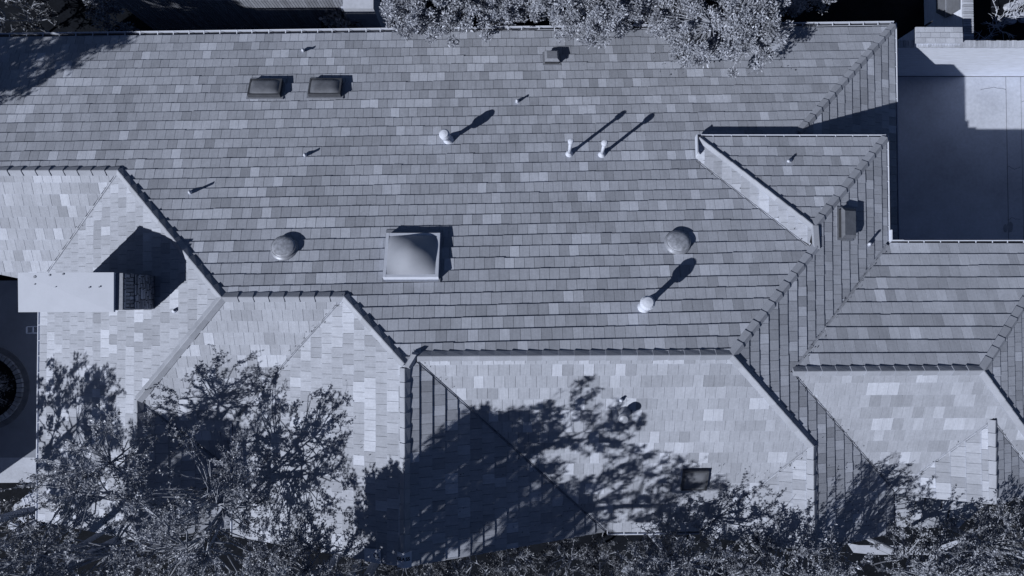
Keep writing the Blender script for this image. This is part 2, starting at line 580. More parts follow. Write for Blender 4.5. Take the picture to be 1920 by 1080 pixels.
# ---- ridge and hip caps: single pieces, each lapping the one below it
def ridge_line(p0, p1, na, nb, wA=9.5, wB=9.5, step=29.0):
    p0, p1 = np.array(p0, float), np.array(p1, float)
    if p0[2] > p1[2] + 1: p0, p1 = p1, p0
    d = p1 - p0
    L = np.linalg.norm(d); d /= L
    def side(n):
        a, gx, gy = PL[n]
        nrm = np.array([-gx, -gy, 1]); nrm /= np.linalg.norm(nrm)
        s = np.cross(d, nrm); s /= np.linalg.norm(s)
        q = (p0 + p1) / 2
        if zof(n, *(q + s * 10)[:2]) > zof(n, *(q - s * 10)[:2]) + 0.01: s = -s
        # must run onto the plane, away from the other one
        return s, nrm
    sa, na_ = side(na); sb, nb_ = side(nb)
    if sa @ sb > 0: sb = -sb
    mid = (p0 + p1) / 2
    def low(n, s):
        return s
    k = max(1, int(round(L / step)))
    st = L / k
    upv = (na_ + nb_); upv /= np.linalg.norm(upv)
    for i in range(k):
        mb = MB()
        a0 = p0 + d * (i * st - (1.5 if i else 0)); a1 = p0 + d * (i * st + st + 1.0)
        tone = random.uniform(0.86, 1.06)
        jit = random.uniform(-0.3, 0.3)
        ring = []
        for q, h, wdn in ((a0, 3.6 + jit, 1.0), (a1, 1.8, 0.93)):
            ring.append([q + sa * wA * wdn + na_ * (h + 0.2), q + upv * (h + 4.4) + sa * 0.9, q + upv * (h + 4.4) + sb * 0.9, q + sb * wB * wdn + nb_ * (h + 0.2)])
        r0, r1 = ring
        b0 = [r0[0] - na_ * 3.2, r0[3] - nb_ * 3.2]; b1 = [r1[0] - na_ * 2.6, r1[3] - nb_ * 2.6]
        for j in range(3):
            mb.face([r0[j], r0[j + 1], r1[j + 1], r1[j]], tone)
        mb.face([b0[0], r0[0], r1[0], b1[0]], tone)
        mb.face([r0[3], b0[1], b1[1], r1[3]], tone)
        mb.face([b0[0], b0[1], r0[3], r0[2], r0[1], r0[0]], tone)
        mb.face([r1[0], r1[1], r1[2], r1[3], b1[1], b1[0]], tone)
        mb.build('ridge_tile', M_CAP, roof)

RL = [(ridA0 + [8, 0, 0], apexR, 'N1', 'S1'), (apexR, n1e2, 'N1', 'E2'), (apexR, a6, 'S1', 'E2'), (apexT, ridB, 'N1', 'W1'),
      (apexT - [0, 8, 0], X3('W1', 'E3', ('y', YR)), 'W1', 'E3'), (ridB, apexL, 'N1', 'Sb'), (apexL, ridC, 'N1', 'W2'), (apexL, aE4, 'W2', 'Sb'),
      (ridC, on('N1', XFAR_W, ridC[1]), 'N1', 'Sc'), (aE4, X3('W2', 'E4', ('y', YR)), 'W2', 'E4'), (r3, r3e, 'N3', 'S3'),
      (r3e, on('N3', c5n[0], YN3), 'N3', 'E5'), (r3e, X3('S3', 'E5', ('x', c5n[0])), 'S3', 'E5'),
      (a5, X3('W5', 'E6', ('y', YS3)), 'W5', 'E6'), (a6, X3('E2', 'W6', ('y', YR - 12)), 'E2', 'W6'), (NEc, t1 + (NEc - t1) * 0.12, 'N1', 'E1'),
      (hipN2E, apexN2, 'N2', 'E2'), (wsTop, apexN2, 'N2', 'WS')]
for a_, b_, na, nb in RL:
    ridge_line(a_, b_, na, nb, *((6.5, 6.5) if nb == 'WS' else (9.5, 9.5)))
mb = MB()     # the short upright cap where the raised roof meets the old hip
mb.prism([n1e2 + [-5, -4, 0], n1e2 + [9, -4, -3], apexN2 + [9, 2, -3], apexN2 + [-5, 2, 0]], [n1e2 + [-4, -4, 7], n1e2 + [8, -4, 5], apexN2 + [8, 2, 5], apexN2 + [-4, 2, 7]], 0.95)
mb.build('ridge_tile', M_CAP, roof)
mb = MB()     # domed starter where the wing ridge meets the main ridge
q = apexT + np.array([9, 6, 0])
mb.prism([q + [-14, -16, -4], q + [2, -18, -4], q + [18, 14, -4], q + [4, 16, -4]], [q + [-9, -11, 7], q + [-1, -12, 7], q + [13, 11, 8], q + [5, 12, 8]], 1.02)
mb.build('ridge_tile', M_CAP, roof)

# ---- valley flashings
def valley(p0, p1, na, nb, wA=7.5, wB=7.5):
    p0, p1 = np.array(p0, float), np.array(p1, float)
    d = (p1 - p0); L = np.linalg.norm(d); d /= L
    mb = MB()
    def side(n):
        a, gx, gy = PL[n]
        nrm = np.array([-gx, -gy, 1]); nrm /= np.linalg.norm(nrm)
        s = np.cross(d, nrm); s /= np.linalg.norm(s)
        if (s[0] * gx + s[1] * gy) < 0: s = -s     # uphill, on to the plane
        return s, nrm
    sa, n1 = side(na); sb, n2 = side(nb)
    up = np.array([0, 0, 1.0])
    k = max(2, int(L / 60))
    for i in range(k):
        q0 = p0 + d * L * i / k; q1 = p0 + d * L * (i + 1) / k
        t = random.uniform(0.9, 1.1)
        for s, nn, wv in ((sa, n1, wA), (sb, n2, wB)):
            mb.face([q0 + up * 0.4 + s * 0.9, q1 + up * 0.4 + s * 0.9, q1 + s * wv + nn * 0.5, q0 + s * wv + nn * 0.5], t)
            mb.face([q0 + up * 2.2, q1 + up * 2.2, q1 + up * 0.4 + s * 0.9, q0 + up * 0.4 + s * 0.9], t)
    mb.build('valley_flashing', M_FLASH, house)
VL = [(ridB, X3('W1', 'Sb', ('x', XW1)), 'W1', 'Sb'), (ridC, X3('W2', 'Sc', ('x', XW2)), 'W2', 'Sc'), (ridA0, X3('S1', 'E3', ('y', YR)), 'S1', 'E3'),
      (r3, on('E2', XE + 2, vN3[1]), 'E2', 'N3'), (r3, vS3, 'E2', 'S3'), (aE4, X3('Sb', 'E4', ('x', XW1)), 'Sb', 'E4'),
      (a5, X3('S3', 'W5', ('y', YS3)), 'S3', 'W5'), (a5, X3('S3', 'E6', ('y', YS3)), 'S3', 'E6'), (a6, X3('S1', 'W6', ('y', YR)), 'S1', 'W6'),
      (wsLow, wsEnd, 'N1', 'WS')]
for v in VL: valley(*v)

# ---- gutters with their straps
def gutter(p0, p1, out, wd=8.0, dp=8.0, gap=38, drop=2.0):
    p0, p1, out = (np.array(q, float) for q in (p0, p1, out))
    d = p1 - p0; L = np.linalg.norm(d); d /= L
    mb = MB()
    base0, base1 = p0 + out * 1.0 - [0, 0, drop], p1 + out * 1.0 - [0, 0, drop]
    mb.beam(base0 + out * (wd + 0.9) - [0, 0, dp / 2 - 1], base1 + out * (wd + 0.9) - [0, 0, dp / 2 - 1], 0.9, dp / 2)       # front
    mb.beam(base0 + out * 0.4 - [0, 0, dp / 2], base1 + out * 0.4 - [0, 0, dp / 2], 0.4, dp / 2)                             # back
    for q, s in ((base0, 1), (base1, -1)):
        mb.beam(q + out * 0.9 + d * s * 0.5 - [0, 0, dp / 2], q + out * wd + d * s * 0.5 - [0, 0, dp / 2], 0.45, dp / 2 - 0.3)
    g = mb.build('gutter', M_WHITE, house)
    bpy.context.view_layer.update()
    mb = MB()
    mb.beam(base0 + out * (wd / 2 + 0.4) - [0, 0, dp], base1 + out * (wd / 2 + 0.4) - [0, 0, dp], wd / 2 - 0.5, 0.4)
    mb.build('gutter_trough', M_GUTIN, g)
    k = int(L / gap)
    for i in range(1, k + 1):
        q = base0 + d * (i * L / (k + 1) + random.uniform(-3, 3))
        mb = MB()
        mb.beam(q + [0, 0, 0.4], q + out * (wd + 1.0) + [0, 0, 1.2], 0.9, 0.35)
        mb.build('gutter_strap', M_WHITE, g)
eN = lambda x: np.array([x, yN1(x) + 2, zof('N1', x, yN1(x))])
gutter(eN(XFAR_W), eN(NEc[0] + 4), (0, 1, 0))
gutter((XE1 + 2, 122, zof('E1', XE1, 0)), (XE1 + 2, yN1(XE1) + 8, zof('E1', XE1, 0)), (1, 0, 0), 5.5)
gutter((wsTop[0] - 4, YN2 + 2, wsTop[2]), (XE + 4, YN2 + 2, wsTop[2]), (0, 1, 0), 5.0)
gutter((XE + 2, YN3 + 10, zof('E2', XE, 0)), (XE + 2, YN2 + 7, zof('E2', XE, 0)), (1, 0, 0), 5.0)
gutter((XE + 12, YN3 + 2, zof('N3', 0, YN3)), (c5n[0], YN3 + 2, zof('N3', 0, YN3)), (0, 1, 0), 7.0)
gutter((XS + 2, YR - 12, zof('E2', XS, 0)), (XS + 2, vS3[1], zof('E2', XS, 0)), (1, 0, 0), 6.0)
gutter((XW1 - 2, YR, zof('W1', XW1, 0)), (XW1 - 2, X3('W1', 'Sb', ('x', XW1))[1], zof('W1', XW1, 0)), (-1, 0, 0), 5.0)
gutter((XW2 - 2, YR, zof('W2', XW2, 0)), (XW2 - 2, 20, zof('W2', XW2, 0)), (-1, 0, 0), 6.0)
s1w = X3('S1', 'W6', ('y', YR)); s1e = X3('S1', 'E3', ('y', YR))
gutter((s1e[0] + 5, YR - 2, s1e[2]), (s1w[0] - 5, YR - 2, s1w[2]), (0, -1, 0), 6.0)
# splash guards in the inner corner, the end return of the raised gutter
mb = MB()
zc = zof('E2', XE, 0)
mb.box((XE + 10, YN3 + 22, zc), (1.2, 0, 0), (0, 12, 0), (0, 0, 5))
mb.box((XE + 24, YN3 + 11, zc), (12, 0, 0), (0, 1.2, 0), (0, 0, 5))
mb.build('splash_guard', M_WHITE, house)
mb = MB()
mb.beam(wsTop + [-6, 6, 0], wsLow + [-6, 8, 20], 1.2, 6)
mb.build('fascia', M_WHITE, house)

# ---- fascia and walls below the eaves
def edge_strip(name, p0, p1, h, out, th=1.5, m_=M_WHITE, inset=0.0, top=2.0):
    p0, p1, out = (np.array(q, float) for q in (p0, p1, out))
    a = p0 - out * inset - [0, 0, top]; b = p1 - out * inset - [0, 0, top]
    mb = MB()
    o2 = out * th
    if np.isscalar(h):
        la, lb = a - [0, 0, h], b - [0, 0, h]
    else:
        la, lb = np.array([a[0], a[1], h[0]]), np.array([b[0], b[1], h[0]])
    mb.prism([la - o2, lb - o2, lb, la], [a - o2, b - o2, b, a], 1.0, True)
    return mb.build(name, m_, house)
RK = [('W1', (XW1, YR), 'E3', X3('S1', 'E3', ('y', YR)), X3('W1', 'E3', ('y', YR)), YR),
      ('W2', (XW2, YR), 'E4', on('E4', XW1, YR), X3('W2', 'E4', ('y', YR)), YR),
      ('W6', (s1w[0], YR - 12), 'E2', on('E2', XS, YR - 12), X3('E2', 'W6', ('y', YR - 12)), YR - 12),
      ('W5', X3('S3', 'W5', ('y', YS3)), 'E6', X3('S3', 'E6', ('y', YS3)), X3('W5', 'E6', ('y', YS3)), YS3)]
for na, q0, nb, q1, top, y in RK:
    l_ = on(na, q0[0], y); r_ = np.array(q1, float)
    edge_strip('fascia', l_, top, 9.0, (0, -1, 0)); edge_strip('fascia', top, r_, 9.0, (0, -1, 0))
    mb = MB()
    yy = y + 24
    tri = [np.array([l_[0] + 20, yy, GZ]), np.array([r_[0] - 20, yy, GZ]), np.array([r_[0] - 20, yy, r_[2] - 2]), np.array([top[0], yy, top[2] - 9]), np.array([l_[0] + 20, yy, l_[2] - 2])]
    mb.prism(tri, [t + [0, 8, 0] for t in tri], 1.0, True)
    mb.build('gable_wall', M_WALL, house)
WS_ = [(eN(XFAR_W), eN(NEc[0]), (0, 1, 0)), (on('E1', XE1, 122), on('E1', XE1, yN1(XE1)), (1, 0, 0)), (on('E2', XE, YN3 + 8), on('E2', XE, YN2), (1, 0, 0)),
       (on('N3', XE, YN3), on('N3', c5n[0], YN3), (0, 1, 0)), (on('E2', XS, YR), on('E2', XS, vS3[1]), (1, 0, 0)), (on('W1', XW1, YR), on('W1', XW1, -260), (-1, 0, 0)),
       (on('W2', XW2, YR), on('W2', XW2, 40), (-1, 0, 0)), (on('S1', s1e[0], YR), on('S1', s1w[0], YR), (0, -1, 0)), (on('S3', vS3[0], YS3), X3('S3', 'W5', ('y', YS3)), (0, -1, 0)),
       (on('E5', c5n[0], YN3), on('E5', c5n[0], -300), (1, 0, 0)), (on('Sc', XFAR_W, 64), on('Sc', -1060, 64), (0, -1, 0))]
for a_, b_, o_ in WS_:
    edge_strip('wall', a_, b_, (GZ,), o_, 10.0, M_WALL, 22.0, 8.0)
edge_strip('wall', wsTop, hipN2E, 95.0, (0, 1, 0), 8.0, M_WALL, 14.0, 6.0)

# ---- roof fittings
def frame_on(n, px, py):
    a, gx, gy = PL[n]
    c = H(px, py, n)
    nrm = np.array([-gx, -gy, 1]); nrm /= np.linalg.norm(nrm)
    d = np.array([-gx, -gy, -(gx * gx + gy * gy)]); d /= np.linalg.norm(d)
    l = np.cross(d, nrm)
    if l[0] < 0 or (abs(l[0]) < 1e-6 and l[1] < 0): l = -l
    return c + nrm * 1.5, l, d, nrm

def lump(c, ax, ay, up, h, n=16, pw=2.0, e=1.0):
    """smooth domed sheet over a rectangle"""
    V, Fc = [], []
    for i in range(n + 1):
        for j in range(n + 1):
            u, v = 2 * i / n - 1, 2 * j / n - 1
            z = h * ((1 - abs(u) ** pw) * (1 - abs(v) ** pw)) ** e
            V.append(tuple(W(c + ax * u + ay * v + up * z)))
    for i in range(n):
        for j in range(n):
            k = i * (n + 1) + j
            Fc.append((k, k + n + 1, k + n + 2, k + 1))
    return V, Fc
def mesh_obj(name, V, Fc, m_, parent, smooth=True):
    me = bpy.data.meshes.new(name)
    me.from_pydata(V, [], Fc)
    at_ = me.attributes.new('tone', 'FLOAT', 'FACE'); at_.data.foreach_set('value', np.ones(len(Fc), dtype=np.float32))
    me.polygons.foreach_set('use_smooth', [smooth] * len(Fc))
    return link(name, me, parent, m_)

def skylight(n, px, py, wl, wd, h, dome_h, fm, dm, label, pw=2.0, e=1.0, rim=4.0, skirt=M_GALV, flash=(5, 9)):
    c, l, d, nrm = frame_on(n, px, py)
    o = empty('skylight', W(c), label=label)
    o.parent = house; o.matrix_parent_inverse = house.matrix_world.inverted()
    bpy.context.view_layer.update()
    mb = MB()
    mb.box(c + nrm * 1.2 + d * flash[1] * 0.4, l * (wl / 2 + flash[0]), d * (wd / 2 + flash[1] * 0.8), nrm * 0.8)
    mb.build('flashing', skirt, o)
    mb = MB()
    hw, hd = wl / 2, wd / 2
    for sgn in (-1, 1):
        mb.box(c + l * sgn * (hw - rim / 2) + nrm * h / 2, l * rim / 2, d * hd, nrm * h / 2)
        mb.box(c + d * sgn * (hd - rim / 2) + nrm * (h / 2 - 0.15), l * (hw - rim - 0.05), d * rim / 2, nrm * (h / 2 - 0.1))
    mb.build('frame', fm, o)
    V, Fc = lump(c + nrm * (h - 1.0), l * (hw - rim * 0.7), d * (hd - rim * 0.7), nrm, dome_h, 18, pw, e)
    mesh_obj('dome', V, Fc, dm, o)
    return o
skylight('N1', 500, 170, 72, 46, 12, 6, M_FRAME, M_SMOKE, 'left one of the twin smoky skylights near the far eave', pw=4)
skylight('N1', 612, 169, 72, 46, 12, 6, M_FRAME, M_SMOKE, 'right one of the twin smoky skylights near the far eave', pw=4)
skylight('N1', 774, 484, 108, 98, 14, 23, M_WHITE, M_OPAL, 'big square opal pyramid skylight in a white frame', pw=1.7, e=1.0, rim=6, flash=(3, 12))
skylight('S1', 1301, 896, 52, 48, 9, 4, M_FRAME, M_SMOKE, 'small dark skylight on the sunny slope', pw=4, skirt=M_PAPER, flash=(3, -10))

def round_light(px, py, r, h):
    c, l, d, nrm = frame_on('N1', px, py)
    o = empty('tubular_skylight', W(c))
    o.parent = house; o.matrix_parent_inverse = house.matrix_world.inverted()
    bpy.context.view_layer.update()
    mb = MB()
    mb.tube([c - nrm, c + nrm * 2, c + nrm * 2.1, c + nrm * h, c + nrm * (h + 1.6), c + nrm * (h + 1.7)], [r + 3, r + 2, r - 0.5, r - 0.5, r + 0.6, r - 1.5], 28)
    mb.build('collar', M_GALV, o, True)
    V, Fc = [], []
    nr, na = 7, 28
    for i in range(nr):
        t = i / (nr - 1) * math.pi / 2
        for j in range(na):
            a_ = 2 * math.pi * j / na
            V.append(tuple(W(c + nrm * (h + 1.2 + 4.5 * math.sin(t)) + (l * math.cos(a_) + d * math.sin(a_)) * (r - 1.6) * max(math.cos(t), 0.01))))
    for i in range(nr - 1):
        for j in range(na):
            Fc.append((i * na + j, i * na + (j + 1) % na, (i + 1) * na + (j + 1) % na, (i + 1) * na + j))
    mesh_obj('dome', V, Fc, M_DOME, o)
M_DOME = mat('clear_dome', 0.34, 0.4, noise=0.6, nscale=8, spec=0.4)
round_light(534, 466, 25, 6)
round_light(1270, 456, 25, 6)

def pipe(n, bpx, tpx, h, r, rc, ch, boot=2.4, m_=None):
    """white vent pipe with a lead boot at its foot and a cowl on top"""
    m_ = m_ or M_PIPE
    b = H(*bpx, n)
    t = at(tpx[0], tpx[1], b[2] + h)
    ax = (t - b); L = np.linalg.norm(ax); ax /= L
    o = empty('vent_pipe', W(b))
    o.parent = house; o.matrix_parent_inverse = house.matrix_world.inverted()
    bpy.context.view_layer.update()
    mb = MB()
    mb.tube([b - ax * 3, b + ax * (L - ch * 0.5)], r, 14)
    mb.build('pipe', m_, o, True)
    a, gx, gy = PL[n]
    nrm = np.array([-gx, -gy, 1]); nrm /= np.linalg.norm(nrm)
    mb = MB()
    mb.tube([b, b + nrm * 4, b + ax * (4 + r * 2.2), b + ax * (5 + r * 2.4)], [r * boot, r * boot * 0.93, r * 1.25, r * 1.02], 16, cap=False)
    mb.build('boot', m_, o, True)
    if rc:
        mb = MB()
        q = b + ax * (L - ch)
        mb.tube([q, q + ax * 0.6, q + ax * ch * 0.55, q + ax * ch * 0.6, q + ax * ch * 0.92, q + ax * ch], [rc * 0.8, rc * 0.95, rc * 0.95, rc, rc * 0.72, rc * 0.2], 18)
        mb.build('cowl', m_, o)
    return o
pipe('N1', (841, 264), (832, 250), 62, 5.0, 11.5, 20)
pipe('N1', (1067, 290), (1070.5, 263), 80, 3.6, 6.2, 11)
pipe('N1', (1128, 291), (1134, 266), 77, 3.6, 6.8, 12)
pipe('N1', (1207, 577), (1215, 567), 66, 5.5, 14, 18)
pipe('S1', (1170, 771), (1170, 787), 36, 5.5, 10.5, 12, m_=M_GALV)
for n, q, t, h in (('N1', (569, 96), (568, 94), 16), ('N1', (970, 192), (969, 188), 17), ('N1', (573, 292), (571, 290), 18), ('N1', (358, 362), (355, 360), 24),
                   ('N2', (1480, 303), (1478, 302), 18), ('W2', (329, 583), (328, 582), 7), ('S1', (1164, 749), (1165, 751), 14)):
    pipe(n, q, t, h, 2.6, 0, 0, 1.7)
pipe('E2', (1628, 458), (1631, 457), 30, 2.6, 0, 0, 1.8)

def box_vent(n, px, py, wl, wd, h, top, m_, body, label):
    c, l, d, nrm = frame_on(n, px, py)
    up = np.array([0, 0, 1.0]) * 0.5 + nrm * 0.5
    o = empty('box_vent', W(c), label=label)
    o.parent = house; o.matrix_parent_inverse = house.matrix_world.inverted()
    bpy.context.view_layer.update()
    mb = MB(); mb.box(c + nrm * 1.2, l * (wl / 2 + 4), d * (wd / 2 + 4), nrm * 0.7); mb.build('flange', M_GALV, o)
    R = lambda s, hh: [c + l * sx * wl / 2 * s + d * sy * wd / 2 * s + up * hh for sx, sy in ((-1, -1), (1, -1), (1, 1), (-1, 1))]
    mb = MB(); mb.prism(R(0.94, 1), R(0.88, h * 0.6)); mb.build('body', body, o)
    mb = MB()
    a_, b_, cc_ = R(1.0, h * 0.6), R(1.0, h * 0.75), R(top, h)
    mb.prism(a_, b_, 1, True); mb.prism([q + up * 0.05 for q in b_], cc_)
    mb.build('hood', m_, o)
box_vent('N1', 1034, 112, 34, 32, 19, 0.7, M_GALV, M_DARKW, 'square turret vent under the hanging branches')
box_vent('E2', 1582, 420, 62, 40, 18, 0.8, M_SMOKE, M_DARKW, 'large dark hooded vent on the east slope')

# ---- chimney: stone shaft, big pale sheet-metal cover
CZ = -12.0
CX0, CX1 = at(35, 548, -5)[0] + 2, at(229, 548, CZ)[0]
CY0, CY1 = at(130, 585, -5)[1] + 3, at(130, 511, -5)[1] - 1
mb = MB()
zb = -330
mb.prism([(CX0, CY0, zb), (CX1 - 3, CY0, zb), (CX1 - 3, CY1, zb), (CX0, CY1, zb)], [(CX0, CY0, CZ), (CX1 - 3, CY0, CZ), (CX1 - 3, CY1, CZ), (CX0, CY1, CZ)])
chim = mb.build('chimney', M_MORTAR, house)
bpy.context.view_layer.update()
mb = MB()
t0 = [(CX0 - 2, CY0 - 3, CZ + 2), (CX1 - 11, CY0 - 3, CZ + 2), (CX1 - 11, CY1 + 1, CZ + 2), (CX0 - 2, CY1 + 1, CZ + 2)]
t1_ = [(q[0], q[1], CZ + 7) for q in t0]
b0_ = [W(q) for q in t0]; 
mb.prism(t0, t1_, 1.0, True)
# slight diagonal crease in the sheet
q = [np.array(t, float) for t in t1_]
mb.face([q[0] + [0, 0, 0.4], q[1] + [0, 0, 0.4], q[3] + [0, 0, 2.6]], 1.0)
mb.face([q[1] + [0, 0, 0.4], q[2] + [0, 0, 1.0], q[3] + [0, 0, 2.6]], 1.0)
mb.build('chimney_cover', mat('cover_sheet', 0.55, 0.6, noise=0.05, nscale=2, fine=0.03), chim)
for px, py, rr in ((65, 519, 4), (93, 516, 3), (65, 533, 2), (118, 514, 3), (167, 539, 2.5), (186, 538, 2.5), (104, 538, 1.5)):
    c = at(px, py, CZ + 9.8); mb = MB()
    mb.tube([c, c + [0, 0, 0.4]], [rr * .7, rr * 0.6], 7); mb.build('rust_spot', M_GALV, chim)
# stones of the east face: running courses, a soldier course, running courses
z = CZ
def stone(y0, y1, z0, z1, pr):
    mb = MB()
    y0 += 0.5; y1 -= 0.5; z0 += 0.45; z1 -= 0.45
    mb.prism([(CX1 - 3.2, y0, z0), (CX1 - 3.2, y1, z0), (CX1 - 3.2, y1, z1), (CX1 - 3.2, y0, z1)],
             [(CX1 + pr, y0 + 0.3, z0), (CX1 + pr, y1 - 0.3, z0), (CX1 + pr + random.uniform(-.5, .5), y1 - 0.3, z1), (CX1 + pr, y0 + 0.3, z1)], random.uniform(0.6, 1.35))
    mb.build('stone', M_BRICKD, chim)
rowh = [3, 6] + [16, 13] + [6.0] * 10 + [7] * 6
for k, hgt in enumerate(rowh):
    if z < -150: break
    y = CY0 + random.uniform(-3, 0)
    soldier = k in (2, 3)
    while y < CY1:
        ww = random.uniform(6.2, 7.8) if soldier else random.uniform(9, 24)
        stone(max(y, CY0), min(y + ww, CY1), z - hgt, z, random.uniform(-0.5, 1.0) + (2.0 if k == 1 else 0) + (2.5 if k > 3 else 0))
        y += ww
    z -= hgt
mb = MB()
mb.box((CX1 - 5, (CY0 + CY1) / 2, CZ + 0.8), (7, 0, 0), (0, (CY1 - CY0) / 2, 0), (0, 0, 0.8))
mb.build('chimney_crown', M_GALV, chim)

# ---- loose printed underlay showing at the wing's gable end
def lettering(txt, size, loc, l, d, nrm, parent, m_=M_INK):
    cu = bpy.data.curves.new('lettering', 'FONT')
    cu.body = txt; cu.size = size * S; cu.align_x = 'CENTER'; cu.align_y = 'CENTER'; cu.extrude = 0.001; cu.offset = 0.004
    tmp = bpy.data.objects.new('lettering_curve', cu); COL.objects.link(tmp)
    dg = bpy.context.evaluated_depsgraph_get()
    me = bpy.data.meshes.new_from_object(tmp.evaluated_get(dg))
    bpy.data.objects.remove(tmp)
    me.materials.clear(); me.materials.append(m_)
    x = Vector(l); zz = Vector(nrm); y = Vector(-np.array(d))
    Mx = Matrix((( x.x, y.x, zz.x), (x.y, y.y, zz.y), (x.z, y.z, zz.z))).to_4x4()
    me.transform(Matrix.Translation(W(loc)) @ Mx)
    return link('lettering', me, parent)
a, gx, gy = PL['W1']
ridS = X3('W1', 'E3', ('y', YR))
nW1 = np.array([-p, 0, 1]); nW1 /= np.linalg.norm(nW1)
nE3 = np.array([p, 0, 1]); nE3 /= np.linalg.norm(nE3)
sW = np.array([-1, 0, -p]); sW /= np.linalg.norm(sW)
sE = np.array([1, 0, -p]); sE /= np.linalg.norm(sE)
yv = np.array([0, 1.0, 0])
mb = MB()
q = ridS + np.array([0, 13, 8.2])
mb.face([q + sW * 15 - yv * 15, q - yv * 15, q + yv * 12, q + sW * 15 + yv * 14])
mb.face([q - yv * 15, q + sE * 14 - yv * 15, q + sE * 14 + yv * 15, q + yv * 12])
pap = mb.build('underlay_sheet', M_PAPER, house)
sol = pap.modifiers.new('thickness', 'SOLIDIFY'); sol.thickness = 0.008
bpy.context.view_layer.update()
lettering('GLA', 9, q + sW * 7 + yv * 1 + nW1 * 0.5, -sW, -yv, nW1, pap)
lettering('SS', 9, q + sE * 6.5 + yv * 1 + nE3 * 0.5, sE, -yv, nE3, pap)
mb = MB()
q2 = H(706, 1040, 'W1') + nW1 * 3.6
mb.face([q2 - sW * 12 - yv * 14, q2 + sW * 24 - yv * 14, q2 + sW * 26 + yv * 10, q2 - sW * 12 + yv * 13])
pap2 = mb.build('underlay_sheet', M_PAPER, house)
sol = pap2.modifiers.new('thickness', 'SOLIDIFY'); sol.thickness = 0.008
bpy.context.view_layer.update()
lettering('OL', 11, q2 - sW * 3 + nW1 * 0.5, -sW, -yv, nW1, pap2)

# ---- low porch roof tucked in below the east wing
mb = MB()
pz = -300.0
pr = [at(1672, 918, pz + 30), at(1866, 930, pz + 30), at(1795, 990, pz), at(1672, 987, pz)]
PL['PO'] = plane3(pr[0], pr[3], pr[2])
pts = [on('PO', q_[0], q_[1]) for q_ in pr]
mb.prism([q_ - [0, 0, 8] for q_ in pts[::-1]], [q_ for q_ in pts[::-1]], 1.0, True)
pd = mb.build('porch_roof', M_DECK, house)
bpy.context.view_layer.update()
loc = [(float(q_[0]), float(-q_[1])) for q_ in pts]
if area2([np.array(q_) for q_ in loc]) < 0: loc = loc[::-1]
s1_ = max(q_[1] for q_ in loc)
mb = MB()
for k in range(6):
    sb_, sa_ = s1_ - k * 24, s1_ - (k + 1) * 24
    for i in range(18):
        x0 = min(q_[0] for q_ in loc) - random.random() * 6 + i * 21
        c = clip(loc, [(x0, sa_), (x0 + 20.3, sa_), (x0 + 20.3, sb_), (x0, sb_)])
        if len(c) < 3: continue
        T = [on('PO', u, -v) + np.array([0, 0, 0.5 + 2.4 * (v - sa_) / 24]) for u, v in c]
        mb.prism([t - [0, 0, 3.2] for t in T], T, pick_tone())
tag(mb.build('porch_tile', M_TILE, pd), kind='stuff')

# ------------------------------------------------------------------ ground, paving, walls
def sheet(name, pts, z, m_, kind='structure', parent=None, thick=0.0):
    mb = MB()
    P = [np.array([q[0], q[1], z], float) for q in pts]
    if area2(P) < 0: P = P[::-1]
    if thick: mb.prism([q - [0, 0, thick] for q in P], P, 1.0)
    else: mb.face(P)
    o = mb.build(name, m_, parent)
    if kind and parent is None: tag(o, kind=kind)
    return o
def G(px, py, z=GZ): return at(px, py, z)
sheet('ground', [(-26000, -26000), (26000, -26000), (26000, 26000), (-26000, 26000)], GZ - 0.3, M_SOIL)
yW = G(1800, 143)[1]
pat = sheet('patio', [(700, 100), (2300, 100), (2300, yW), (700, yW)], GZ + 0.4, M_JOINT)
bpy.context.view_layer.update()
xs = [700, G(1888, 300)[0], G(1916, 300)[0], 1640, 1900, 2300]
for i in range(5):
    sheet('paving_slab', [(xs[i] + 0.8, 100), (xs[i + 1] - 0.8, 100), (xs[i + 1] - 0.8, yW - 2), (xs[i] + 0.8, yW - 2)], GZ + 1.4 + 0.1 * (i % 2), M_CONC, None, pat, 0.8)

# hairline cracks and damp patches in the slabs
def crack(pts, wv):
    mb = MB()
    P = [at(u, v, GZ + 1.75) for u, v in pts]
    Q = []
    for a_, b_ in zip(P[:-1], P[1:]):
        for t in (0, .33, .66):
            Q.append(a_ + (b_ - a_) * t + np.array([random.uniform(-3, 3), random.uniform(-3, 3), 0]))
    Q.append(P[-1])
    for a_, b_ in zip(Q[:-1], Q[1:]):
        d_ = (b_ - a_) / (np.linalg.norm(b_ - a_) + 1e-6); n_ = np.array([-d_[1], d_[0], 0]) * wv
        mb.face([a_ - n_, b_ - n_, b_ + n_, a_ + n_])
    mb.build('crack', M_JOINT, pat)
for pts in ([(1888, 312), (1902, 316), (1914, 313)], [(1888, 412), (1900, 409), (1914, 411)], [(1840, 170), (1862, 163), (1886, 168)], [(1916, 190), (1926, 186)]):
    crack(pts, 0.45)
M_DAMP = mat('damp_stain', 0.30, 0.8, noise=0.3, nscale=2)
for px, py, rx, ry in ((1894, 425, 7, 13), (1885, 428, 4, 10)):
    c = at(px, py, GZ + 1.62); mb = MB()
    mb.face([c + np.array([rx * 1.5 * math.cos(k * math.tau / 14) * random.uniform(.7, 1.1), ry * 1.5 * math.sin(k * math.tau / 14) * random.uniform(.7, 1.1), 0]) for k in range(14)])
    mb.build('damp_stain', M_DAMP, pat)

